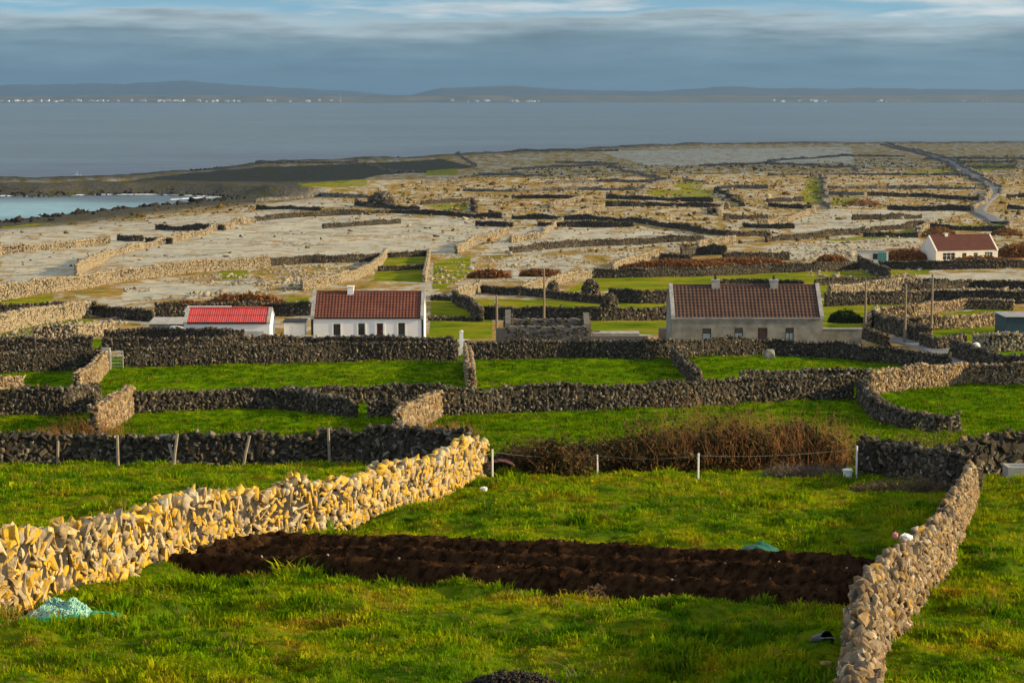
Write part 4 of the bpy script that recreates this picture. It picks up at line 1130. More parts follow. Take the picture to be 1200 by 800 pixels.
# grey house
A = pix(787, 409); B_ = pix(959, 409); wd = B_[0] - A[0]; s = wd / 172.0
gx_ = lambda p: (p - 787) * s
GREY = gable_house('house', 'grey rendered house with weathered brown tiled roof and two grey chimneys', (A[0], A[1], float(A[2])), wd, 6.4, 3.0, 2.6, 0, 'render', 'tile_brown',
            [W(gx_(822), gx_(832), .75, 1.95, pane='curtain', frame='win_frame', sill='concrete'), W(gx_(858.5), gx_(868), .8, 2.0, pane='curtain', sill='concrete'),
             W(gx_(885), gx_(896), .8, 2.0, bars=3, sill='concrete', frame='rust'), W(gx_(916.5), gx_(926), .8, 2.0, pane='curtain', sill='concrete', bars=2)],
            chimneys=[(gx_(840), .75, .5, 'concrete', 'black'), (gx_(907.5), .75, .5, 'concrete', 'black')], tile=(.36, .4, .055), coping='coping', fascia='coping')
# far white house, turned a little towards the sun
A = pix(1096.5, 309); 
gable_house('house', 'cream house with plain dark red roof among rusty bracken', (A[0], A[1], float(A[2])), 14.2, 7.0, 2.7, 2.9, math.radians(15), 'cream', 'tile_dark',
            [W(1.6, 4.4, .7, 2.2, bars=3, frame='white', sill='white'), DR(6.0, 7.0, 2.1), W(8.6, 9.6, 1.1, 2.1, frame='white', sill='white'), W(11.2, 13.0, 1.0, 2.2, bars=3, frame='white', sill='white')],
            chimneys=[(3.9, .7, .35, 'cream', None)], tile=(.4, .45, .02), coping='cream', fascia=None, parapet=-.06)
# red roofed shed
A = pix(216, 399); B_ = pix(316, 399); wd = B_[0] - A[0]
shed = gable_house('shed', 'long white shed with bright red iron roof behind the field wall', (A[0], A[1], float(A[2])), wd, 4.2, 1.85, 1.15, 0, 'white', 'red_paint', [], tile=(.22, 2.2, .04), coping='concrete', fascia='black', parapet=.02)
MB().box(wd - .08, wd + .02, .5, 1.4, -.2, 1.7).obj('gable_door', M['white'], shed)
MB().box(wd * .68, wd * .93, -.05, -.02, .1, .95).obj('low_door', M['grey_iron'], shed)
# low outbuildings beside it
def lean_to(name, label, pa, pb, depth, h0, h1, wm, rm, lift=.0):
    A = pix(*pa); B_ = pix(*pb); w_ = B_[0] - A[0]
    r_ = empty(name, (A[0], A[1], float(A[2])), 0, label=label, category='shed')
    MB().prismx([(0, -.4), (depth, -.4), (depth, h1), (0, h0)], 0, w_).obj('wall', M[wm], r_)
    V, F = [], []
    n = max(4, int(w_ / .12))
    for j in range(n + 1):
        for e in (0, 1):
            y = -.2 if e == 0 else depth + .2
            V.append((-.15 + (w_ + .3) * j / n, y, (h0 if e == 0 else h1) + .06 + .025 * (j % 2)))
    mb = MB(); mb.add(V, [(2 * j, 2 * j + 2, 2 * j + 3, 2 * j + 1) for j in range(n)]); mb.add([(x, y, z - .05) for x, y, z in V], [(2 * j, 2 * j + 1, 2 * j + 3, 2 * j + 2) for j in range(n)])
    mb.obj('roof', M[rm], r_)
    return r_
lean_to('outbuilding', 'low stone outbuilding with pale flat roof left of the red roofed shed', (175, 391), (221, 391), 3.4, 1.0, 1.35, 'render', 'concrete')
lean_to('outbuilding', 'grey iron lean-to roof standing behind the red roofed shed', (217, 381), (268, 381), 2.6, 1.5, 1.9, 'render', 'grey_iron')
so_ = lean_to('small_shed', 'tiny white shed with dark lid between shed and cottage', (333, 396.5), (356, 396.5), 1.9, 1.6, 1.75, 'white', 'black')
MB().box(.5, .9, -.03, -.003, .2, 1.3).obj('door_board', M['plastic_white'], so_)
bs = lean_to('shed', 'small flat roofed white shed with teal doors beside the bracken', (1008, 309), (1041, 309), 4.0, 2.6, 2.4, 'cream', 'concrete')
MB().box(2.6, 3.6, -.06, -.01, .9, 2.1).obj('dark_opening', M['black'], bs)  # black panel on the wall stands in for the shade inside
for xx in (3.7, 4.6):
    MB().box(xx, xx + .8, -.08, -.01, .1, 2.3).obj('door', M['teal'], bs)
lean_to('shed', 'dark blue clad shed at the edge of the small paddock', (1179, 391), (1235, 391), 5, 1.75, 1.75, 'blue_shed', 'concrete')
# upturned currach-like tarred shape beside the sheds: a pale curved sheet
A = pix(196, 396)
mb = MB(); V = []; F = []
for i_ in range(9):
    x = i_ / 8 * 1.9
    w_ = .38 * math.sin(math.pi * (.1 + .88 * i_ / 8)) ** .6
    for j in range(7):
        q = math.pi * j / 6
        V.append((x, w_ * math.cos(q), .95 + w_ * .9 * math.sin(q)))
F = [(i_ * 7 + j, (i_ + 1) * 7 + j, (i_ + 1) * 7 + j + 1, i_ * 7 + j + 1) for i_ in range(8) for j in range(6)]
mb.add(V, F)
up = mb.obj('upturned_boat', M['grey_iron'], loc=(A[0], A[1], float(A[2])), label='pale upturned small boat on trestles beside the red roofed shed', category='boat')
tr_ = MB()
for x in (.45, 1.45):
    tr_.box(x - .05, x + .05, -.3, .3, .85, .98).box(x - .04, x + .04, -.28, -.2, -.1, .85).box(x - .04, x + .04, .2, .28, -.1, .85)
tr_.obj('trestle', M['wood'], up)

# cottage front: low garden wall with rails, gatepost
A = pix(350, 402); B_ = pix(530, 402)
gw = empty('garden_fence', (A[0], A[1], float(min(A[2], B_[2]))), 0, label='low rail fence on a plinth in front of the white cottage', category='fence')
wl = B_[0] - A[0]
MB().box(0, wl, 0, .25, -.4, .55).obj('plinth', M['render'], gw)
for k in range(8):
    x = .4 + k * (wl * .62) / 7
    MB().box(x - .07, x + .07, .04, .2, .55, 1.0).obj('post', M['concrete'], gw)
MB().tube([(.3, .12, .92), (wl * .62 + .4, .12, .92)], .03, n=6).obj('rail', M['white_post'], gw)
A = pix(540.5, 408)
gp = MB().box(-.16, .16, -.16, .16, -.3, 1.5).obj('gatepost', M['white'], loc=(A[0], A[1] + .3, float(A[2])), label='square white gatepost at the end of the long wall', category='gatepost')
MB().prism([(-.2, 1.502), (.2, 1.502), (0, 1.64)], -.2, .2).obj('cap', M['white'], gp)

# roofless ruin
A = pix(592, 403); B_ = pix(690, 403); wl = B_[0] - A[0]
ru = empty('ruin', (A[0], A[1], float(A[2])), 0, label='roofless grey stone ruin with broken gables left of the grey house', category='ruin')
def rough_slab(outline, th, mat, nm, along='x', x=0.0):
    """masonry wall with an uneven top, outline as (u, top) pairs"""
    V, F = [], []
    u0, u1 = outline[0][0], outline[-1][0]; n = max(6, int((u1 - u0) / .22))
    us = np.linspace(u0, u1, n + 1); tops = np.interp(us, [p[0] for p in outline], [p[1] for p in outline]) + rng.normal(0, .05, n + 1)
    for u_, tp in zip(us, tops):
        for o, z in ((0, -.4), (0, tp), (th, tp + .02), (th, -.4)):
            V.append((u_, x + o, z) if along == 'x' else (x + o, u_, z))
    for j in range(n):
        for e in range(4): F.append((j * 4 + e, j * 4 + (e + 1) % 4, j * 4 + 4 + (e + 1) % 4, j * 4 + 4 + e))
    F += [(0, 1, 2, 3), (4 * n, 4 * n + 3, 4 * n + 2, 4 * n + 1)]
    o = MB().add(V, F).obj(nm, M[mat], ru)
    ns = int((u1 - u0) * 2 * 14); uu = rng.uniform(u0, u1, ns); tt = np.interp(uu, us, tops); zz_ = rng.uniform(-.2, 1, ns) * tt
    out = rng.choice([0, th], ns) if along == 'y' else np.where(rng.random(ns) < .75, 0, th)
    po = np.stack([uu, x + out, zz_], 1) if along == 'x' else np.stack([x + out, uu, zz_], 1)
    V, F = joined(rotmat(rng, ns, .25) * (np.stack([rng.uniform(.2, .5, ns), rng.uniform(.12, .2, ns) if along == 'x' else rng.uniform(.2, .5, ns), rng.uniform(.1, .24, ns)], 1))[:, None, :], po, rng.integers(0, 14, ns), 'low')
    link('stones', np_mesh('stones', V, F, None, [M['stone_grey']]), o, kind='stuff')
    return o
M['ruin'] = stone_mat('ruin_masonry', [(0.13, 0.12, 0.105), (0.18, 0.165, 0.14), (0.15, 0.135, 0.115)], (0.25, 0.2, 0.12), 0.0, 0.0)
rough_slab([(0, 1.75), (wl * .3, 1.7), (wl * .7, 1.72), (wl, 1.7)], .5, 'ruin', 'front_wall')
rough_slab([(0, 1.9), (wl, 1.85)], .5, 'ruin', 'back_wall', x=5.0)
rough_slab([(.51, 1.9), (1.6, 2.6), (2.4, 3.1), (3.2, 3.0), (4.99, 1.8)], .55, 'ruin', 'gable', 'y', 0)
rough_slab([(.51, 1.9), (1.8, 2.3), (2.8, 2.75), (3.4, 2.6), (4.99, 1.7)], .55, 'ruin', 'gable', 'y', wl - .56)
for q, (a, b_, z_) in enumerate(((-.9, .02, 1.5), (wl + .05, wl + 5.6, .75))):
    MB().box(a, b_, .1, .5, -.4, z_).obj('yard_wall', M['ruin'], ru)
A = pix(694, 402)
tk = empty('concrete_tank', (A[0], A[1] - 1.0, float(A[2])), 0, label='long low pale concrete tank behind the wall right of the ruin', category='tank')
MB().prismx([(0, -.4), (1.5, -.4), (1.5, 1.1), (.75, 1.25), (0, 1.1)], 0, 4.6).obj('tank_body', M['concrete'], tk)
MB().box(.2, .7, .4, .9, 1.2, 1.34).obj('hatch', M['render'], tk)
A = pix(772, 405)
MB().prismx([(0, -.4), (.5, -.4), (.5, 1.65), (.25, 1.8), (0, 1.65)], 0, 1.9).obj('store_wall', M['ruin'], loc=(A[0], A[1], float(A[2])), label='short dark masonry wall against the left gable of the grey house', category='stone wall', kind='thing')
# capped wall right of the grey house
A = pix(962, 404); B_ = pix(1012, 404)
cw_ = empty('yard_wall', (A[0], A[1], float(A[2])), 0, label='low rendered yard wall with pale concrete cap right of the grey house', category='yard wall', kind='thing')
MB().box(0, B_[0] - A[0], 0, .4, -.4, 1.5).obj('wall_body', M['render'], cw_)
MB().box(-.05, B_[0] - A[0] + .05, -.06, .46, 1.503, 1.62).obj('cap', M['coping'], cw_)

# beehive-like stone huts / heaps
for lab, p_, w_, h_ in (('round dark stone hut on the wall of the bright green field', (692, 347), 2.6, 2.6), ('pointed stone heap beside the green strip', (714, 364), 2.2, 2.4), ('ruined stone mound far out on the limestone', (447, 242), 9, 5.0), ('small square stone hut at the end of the sunlit wall', (648, 343), 1.8, 1.9)):
    A = pix(*p_); n = 240
    th_ = rng.random(n) * 2 * math.pi; ph = rng.random(n) ** .8
    rr = np.sqrt(1 - ph ** 2 * .96) * w_ / 2
    po = np.stack([rr * np.cos(th_), rr * np.sin(th_), ph * h_ * .92], 1)
    Ms_ = rotmat(rng, n, .6) * (rng.uniform(.1, .22, (n, 3)) * w_)[:, None, :]
    V, F = joined(Ms_, po, rng.integers(0, len(PROTO['low']), n), 'low')
    r_ = empty('stone_hut', (A[0], A[1], float(A[2])), 0, label=lab, category='stone hut')
    link('stones', np_mesh('stones', V, F, None, [M['stone_grey']]), r_, kind='stuff')
    mb = MB(); k_ = 10
    mb.add([(w_ * .42 * math.cos(2 * math.pi * j / k_), w_ * .42 * math.sin(2 * math.pi * j / k_), -.3) for j in range(k_)] + [(0, 0, h_ * .82)], [(j, (j + 1) % k_, k_) for j in range(k_)])
    mb.obj('hearting', M['core'], r_)
# gate in the wall by the left fields
A = pix(125, 433); B_ = pix(146.5, 433)
gt = empty('field_gate', (A[0], A[1], float(A[2])), 0, label='grey tubular gate between a concrete post and the long wall', category='gate')
wl = B_[0] - A[0]
MB().box(-.3, .3, -.15, .15, -.3, 1.65).obj('gate_pier', M['concrete'], gt)
for k in range(5): MB().tube([(.35, 0, .25 + k * .25), (wl - .1, 0, .25 + k * .25)], .028, n=6).obj('bar', M['wire'], gt)
for x in (.35, wl - .12): MB().tube([(x, 0, .1), (x, 0, 1.32)], .035, n=6).obj('stile', M['wire'], gt)

# telegraph poles
for lab, p_, top in (('thin pole standing behind the left gable of the ruin', (582, 385), 346), ('tall pole standing behind the roofless ruin', (637.5, 377), 314), ('pole beside the dark shrub and the yard wall', (1013.5, 388), 329),
                     ('middle pole at the corner of the small paddocks', (1060, 402), 333), ('tallest pole standing in the lower small paddock', (1091, 397), 320)):
    A = pix(*p_); h_ = (p_[1] - top) / FPX * A[1] * 1.0
    r_ = empty('telegraph_pole', tuple(A), 0, label=lab, category='pole', group='telegraph poles')
    MB().tube([(0, 0, -.4), (0.02, 0, h_ * .5), (0.0, 0, h_)], .15, .1, 8).obj('shaft', M['pole'], r_)
    MB().tube([(0, 0, h_), (0, 0, h_ + .08)], .11, .03, 8).obj('cap', M['coping'], r_)
    for z_ in (h_ - .35, h_ - .7):
        MB().tube([(-.12, -.02, z_), (-.26, -.02, z_ + .02), (-.26, -.02, z_ + .16)], .028, n=5).obj('insulator', M['white_post'], r_)
# far shore houses and mast
hm_ = MB().prismx([(0, 0), (8, 0), (8, 5), (4, 8.5), (0, 5)], 0, 14).mesh('far_house', M['white'])
rf_ = MB().prismx([(-.6, 4.9), (4, 8.9), (8.6, 4.9), (8.6, 5.3), (4, 9.4), (-.6, 5.3)], -.4, 14.4).mesh('roof', M['coping'])
for k in range(110):
    u_ = random.choice((random.uniform(0, 60), random.uniform(60, 200), random.uniform(190, 260), random.uniform(250, 400), random.uniform(520, 640), random.uniform(900, 1195)))
    x = (u_ - 600) / FPX * 13350
    dd = 13235 + random.uniform(0, 110)
    o = link('far_house', hm_, None, (x, dd, random.uniform(3, 11)), label='tiny pale house on the far shore', category='house', group='houses on the far shore')
    s_ = random.uniform(.7, 1.5); o.scale = (s_ * random.uniform(.8, 1.5), s_, s_ * 1.1); o.rotation_euler = (0, 0, random.uniform(-.5, .5))
    link('roof', rf_, o)
mst = empty('mast', ((400.5 - 600) / FPX * 13250, 13230, 0), 0, label='pale tall mast standing at the far shore', category='mast')
MB().tube([(0, 0, 0), (0, 0, 48)], 3, 1.6, 8).obj('tower', M['concrete'], mst)
MB().tube([(0, 0, 48), (0, 0, 53)], 2.4, 1.8, 8).obj('top_platform', M['concrete'], mst)

# ================================================================== SMALL THINGS IN THE FIELDS
def post(name, lab, p_, h_, w_, mat, lean=0, leany=0, group=None, cat='fence post'):
    A = pix(*p_)
    o = MB().tube([(0, 0, -.25), (lean * .4, leany * .4, h_ * .4), (lean, leany, h_)], w_ / 2, w_ / 2 * .9, 7).obj(name, M[mat], loc=tuple(A), label=lab, category=cat, group=group)
    return A, o
WP = []
for lab, p_, h_ in (('white fence post at the end of the sunlit wall', (577, 561), 1.05), ('white fence post in front of the brambles', (700, 558.5), .85), ('white fence post before the tall red brown thicket', (818, 563), .98), ('white fence post beside the white tub', (1003.5, 561), 1.2)):
    A, o = post('fence_post', lab, p_, h_, .075, 'white_post', lean=random.uniform(-.03, .03), group='white posts of the wire fence')
    WP.append(Vector(tuple(A)) + Vector((0, -.03, h_ * .92)))
mb = MB()
for a, b_ in zip(WP[:-1], WP[1:]):
    mb.tube([a + (b_ - a) * (j / 12) + Vector((0, 0, -.12 * 4 * (j / 12) * (1 - j / 12))) for j in range(13)], .0035, n=4)
mb.obj('fence_wire', M['wire'], label='single wire strung between the white fence posts', category='wire')
for lab, p_, h_, ln in (('grey wooden post leaning slightly at the left of the dark wall', (67.5, 544.5), 1.2, .02), ('pale wooden post upright against the dark wall', (138.5, 545), 1.2, -.03),
                        ('dark wooden stake crossed with another against the dark wall', (203, 546), 1.3, .18), ('dark wooden stake tilted left against the dark wall', (206, 546), .9, -.28),
                        ('grey wooden post leaning far to the right against the dark wall', (284, 547), 1.25, .3), ('tall pale wooden post standing clear above the dark wall', (386.5, 545), 1.5, -.06)):
    post('wooden_post', lab, p_, h_, .13, 'wood', ln, .12, 'wooden posts along the dark wall')

# white boulder, boulders
def boulder(name, lab, p_, s_, mat, cat='boulder', seed=1, sq=(1, 1, .7)):
    r = np.random.default_rng(seed); A = pix(*p_)
    bm = bmesh.new(); bmesh.ops.create_icosphere(bm, subdivisions=2, radius=.5)
    for v in bm.verts:
        c = v.co; k = 1 + .35 * (float(fbm(c.x * 2.3 + seed, c.y * 2.3 + c.z * 3.1, seed, 2)) - .5) * 2
        m_ = max(abs(c.x), abs(c.y), abs(c.z)) / .5
        v.co = Vector((c.x * sq[0], c.y * sq[1], c.z * sq[2])) * k * (1 / m_) ** .55 * s_
    me = bpy.data.meshes.new(name); bm.to_mesh(me); bm.free(); me.materials.append(M[mat])
    return link(name, me, None, (A[0], A[1], float(A[2]) + s_ * sq[2] * .3), label=lab, category=cat)
boulder('stone_block', 'small white block lying by the end of the sunlit wall', (566.5, 575.5), .24, 'white', 'stone', 3, (1, .8, .8))
boulder('boulder', 'white painted boulder beside the lane', (1143, 413), 1.0, 'white', seed=5, sq=(.8, .8, 1.1))
boulder('boulder', 'pale rounded boulder set against the long wall', (901.5, 419), 1.15, 'render', seed=6, sq=(.8, .5, .8))
boulder('boulder', 'pale boulder on the rough green beside the bracken', (552, 316), 1.3, 'concrete', seed=8, sq=(1.2, .8, .6))
boulder('boulder', 'pale boulder in the green strip behind the ruin', (706, 354), 1.5, 'concrete', seed=9, sq=(1.2, .8, .6))
boulder('fallen_stone', 'small pale stone lying in the shaded grass below the dug bed', (968, 779), .13, 'stone_pale', 'stone', 13, (1.2, .7, .5))

# tarpaulin
def cloth_heap(name, lab, p_, w_, d_, h_, mat, seed, cat):
    A = pix(*p_); n, m_ = 30, 18
    V = []
    for j in range(m_ + 1):
        for i_ in range(n + 1):
            a, c = i_ / n * 2 - 1, j / m_ * 2 - 1
            e = (.75 + .4 * float(vnoise(a * 1.7 + 3, c * 1.5, seed + 2))) * max(0, 1 - abs(a) ** 2.2) ** .8 * max(0, 1 - abs(c) ** 3) ** .6
            x = a * w_ / 2 * (1 + .1 * float(vnoise(c * 3 + 5, seed, seed))); y = c * d_ / 2
            fold = (float(fbm(x * 4.5 + seed, y * 6, seed, 3)) - .5) * .55 + (abs(math.sin(x * 5 + y * 7 + seed)) - .5) * .06
            V.append((x, y + A[1] - A[1], gz(A[0] + x, A[1] + y) - A[2] - .03 + e * h_ * (.8 + fold)))
    F = [(j * (n + 1) + i_, j * (n + 1) + i_ + 1, (j + 1) * (n + 1) + i_ + 1, (j + 1) * (n + 1) + i_) for j in range(m_) for i_ in range(n)]
    return MB().add(V, F).obj(name, M[mat], loc=tuple(A), smooth=True, label=lab, category=cat)
cloth_heap('tarpaulin', 'crumpled green tarpaulin on the grass above the dug bed', (891, 653), 1.05, 1.2, .4, 'tarp', 4, 'tarpaulin')

# fishing net heap
A = pix(70, 728)
net = empty('fishing_net', tuple(A), 0, label='heap of pale aqua rope and green fishing net below the sunlit wall', category='fishing net')
def tangle(nm, mat, n, cx, cy, w_, d_, h_, rad, loop):
    mb = MB()
    for k in range(n):
        a0 = random.random() * 6.28; rr = math.sqrt(random.random())
        px_, py_ = cx + rr * math.cos(a0) * w_, cy + rr * math.sin(a0) * d_
        pts = []; ang = random.random() * 6.28; tw = random.uniform(-1, 1) * 1.3
        top = h_ * (1 - rr ** 2)
        for q in range(9):
            g_ = gz(A[0] + px_, A[1] + py_) - A[2]
            rr2 = math.hypot((px_ - cx) / w_, (py_ - cy) / d_)
            pts.append((px_, py_, g_ + .02 + max(0, h_ * (1 - rr2 ** 4)) * random.uniform(.5, 1.0) * (.45 + .75 * float(vnoise(px_ * 7 + 9, py_ * 7, 3)))))
            px_ += math.cos(ang) * loop; py_ += math.sin(ang) * loop; ang += tw + random.gauss(0, .5)
        mb.tube(pts, rad, n=4, cap=False)
    mb.obj(nm, M[mat], net)
tangle('rope', 'rope_pale', 460, -.02, .3, .5, .62, .3, .010, .07)
tangle('rope', 'rope_pale', 200, -.28, .15, .3, .4, .2, .010, .07)
tangle('netting', 'rope_green', 300, .12, -.25, .5, .3, .1, .012, .06)
tangle('loose_net', 'rope_green', 70, .62, .25, .3, .25, .12, .01, .06)
# dug weeds, compost, sticks
def clod_heap(name, lab, p_, w_, d_, h_, mat, n, s_, seed, cat, parts='clods', style='block', flat=.6):
    A = pix(*p_); r = np.random.default_rng(seed)
    a = r.random(n) * 6.28; q = np.sqrt(r.random(n))
    x, y = q * np.cos(a) * w_ / 2, q * np.sin(a) * d_ / 2
    g_ = zg(A[0] + x, A[1] + y) - A[2]
    z = g_ + h_ * (1 - q ** 2) * r.uniform(.2, 1, n)
    Ms_ = rotmat(r, n, .8) * (np.stack([r.uniform(.6, 1.4, n), r.uniform(.6, 1.4, n), r.uniform(.4, 1, n) * flat], 1) * s_)[:, None, :]
    V, F = joined(Ms_, np.stack([x, y, z], 1), r.integers(0, 14, n), 'low')
    root = empty(name, tuple(A), 0, label=lab, category=cat)
    link(parts, np_mesh(parts, V, F, None, [M[mat]]), root, kind='stuff')
    return root
clod_heap('weed_heap', 'small heap of pulled brown weeds at the near edge of the dug bed', (703, 699), .75, .5, .24, 'dry_weed', 260, .07, 4, 'weed heap')
clod_heap('weed_heap', 'small brown tuft of pulled weeds on the soil edge', (735, 697), .32, .3, .16, 'dry_weed', 90, .06, 5, 'weed heap')
M['compost'] = simple_mat('dark_compost', (0.012, 0.01, 0.009), (0.07, 0.055, 0.045), 12, .9, obj=False)
clod_heap('compost_heap', 'dark heap of compost and dead stalks in the near grass', (600, 808), 1.3, 1.0, .24, 'compost', 1500, .042, 6, 'compost heap', flat=.4)
# clods loose on the soil
fx, fy, zz, e = SOILF
idx = rng.choice(np.nonzero(e > .12)[0], 2600)
po = np.stack([fx[idx], fy[idx], zz[idx] + .01], 1); n = len(idx)
Ms_ = rotmat(rng, n, 1.0) * (rng.lognormal(-3.2, .4, (n, 1)) * rng.uniform(.6, 1.3, (n, 3)))[:, None, :]
V, F = joined(Ms_, po, rng.integers(0, 14, n), 'low')
link('soil_clods', np_mesh('soil_clods', V, F, None, [M['soil']]), kind='stuff', label='loose clods of dark soil lying on the dug bed')
idx = rng.choice(np.nonzero(e > .2)[0], 46); n = len(idx)
V, F = joined(rotmat(rng, n, 1.0) * (rng.uniform(.025, .06, (n, 3)))[:, None, :], np.stack([fx[idx], fy[idx], zz[idx] + .03], 1), rng.integers(0, 14, n), 'low')
link('pebbles', np_mesh('pebbles', V, F, None, [M['stone_pale']]), kind='stuff', label='small pale pebbles scattered on the dug soil')

# black bucket lying on its side, white tub, rusty sheet, trough, bag on the wall
def lathe(prof, n=20):
    V = []; F = []
    for r_, z_ in prof:
        for j in range(n): V.append((r_ * math.cos(2 * math.pi * j / n), r_ * math.sin(2 * math.pi * j / n), z_))
    for i_ in range(len(prof) - 1):
        for j in range(n): F.append((i_ * n + j, i_ * n + (j + 1) % n, (i_ + 1) * n + (j + 1) % n, (i_ + 1) * n + j))
    return MB().add(V, F)
A = pix(955, 760)
bk = lathe([(.0, 0), (.085, 0), (.115, .21), (.125, .21), (.125, .23), (.108, .23), (.08, .015), (0, .015)]).obj('bucket', M['plastic_black'], loc=(A[0], A[1], float(A[2]) + .1), smooth=False, label='small black bucket lying on its side in shaded grass', category='bucket')
bk.rotation_euler = (math.radians(72), .2, math.radians(35))
mb = MB(); mb.tube([(.12 * math.cos(q), .02, .22 + .12 * math.sin(q)) for q in np.linspace(0, math.pi, 9)], .005, n=5); mb.obj('handle', M['wire'], bk)
A = pix(993, 563)
tb = lathe([(0, 0), (.14, 0), (.165, .36), (.18, .36), (.18, .385), (.15, .385), (.13, .02), (0, .02)]).obj('tub', M['plastic_white'], loc=tuple(A), label='white plastic tub beside the brush heap', category='tub')
lathe([(0, .39), (.172, .387), (.178, .41), (0, .415)]).obj('lid', M['plastic_white'], tb)
A = pix(588, 560)
V = []; F = []
for i_ in range(13):
    for j in range(7):
        q = math.pi * (.12 + .62 * i_ / 12); y_ = j / 6 * 1.1
        V.append((.1 + .75 * -math.cos(q), y_ - .3 + .03 * math.sin(i_ * 1.9), .72 * math.sin(q) + .05 - .1 * j / 6 + .015 * (i_ % 2)))
F = [(i_ * 7 + j, (i_ + 1) * 7 + j, (i_ + 1) * 7 + j + 1, i_ * 7 + j + 1) for i_ in range(12) for j in range(6)]
sh = MB().add(V, F).obj('rusty_sheet', M['rust'], loc=(A[0] - .15, A[1] - .1, float(A[2]) - .1), label='curved rusty iron sheet between the white post and the brambles', category='iron sheet')
sm = sh.modifiers.new('thick', 'SOLIDIFY'); sm.thickness = .02
A = pix(1181, 561)
tg = empty('water_trough', tuple(A), 0, label='concrete water trough at the foot of the grey block wall', category='trough')
MB().box(0, 2.0, 0, .12, -.2, .42).box(0, 2.0, .68, .8, -.2, .42).box(0, .12, .12, .68, -.2, .42).box(1.88, 2.0, .12, .68, -.2, .42).box(.12, 1.88, .12, .68, -.2, .05).obj('basin', M['concrete'], tg)
MB().box(.121, 1.879, .121, .679, .1, .36).obj('water', M['water_tank'], tg)
# bag on top of the right wall: found from the wall line
Qr, tr2 = WALL_LINES[1]
j = int(np.argmin(np.abs(Qr[:, 1] - (pix(1080, 722)[1]))))
bp = Vector((Qr[j][0] - .06, Qr[j][1], gz(*Qr[j]) + 1.26))
bg_ = empty('plastic_bag', tuple(bp), 0, label='crumpled white bag with a pink end lying on the brown wall', category='bag')
def crumple(nm, mat, sx_, sy_, sz_, off, seed):
    bm = bmesh.new(); bmesh.ops.create_icosphere(bm, subdivisions=3, radius=1)
    for v in bm.verts:
        k = .7 + .6 * abs(float(fbm(v.co.x * 2.6 + seed, v.co.y * 2.6 + v.co.z * 2, seed, 3)) - .5) * 2
        v.co = Vector((v.co.x * sx_, v.co.y * sy_, max(v.co.z, -.6) * sz_)) * k + Vector(off)
    me = bpy.data.meshes.new(nm); bm.to_mesh(me); bm.free(); me.materials.append(M[mat]); link(nm, me, bg_)
crumple('bag_body', 'plastic_white', .13, .1, .08, (.07, 0, .0), 3)
crumple('bag_end', 'plastic_pink', .055, .05, .07, (-.1, -.02, .04), 7)

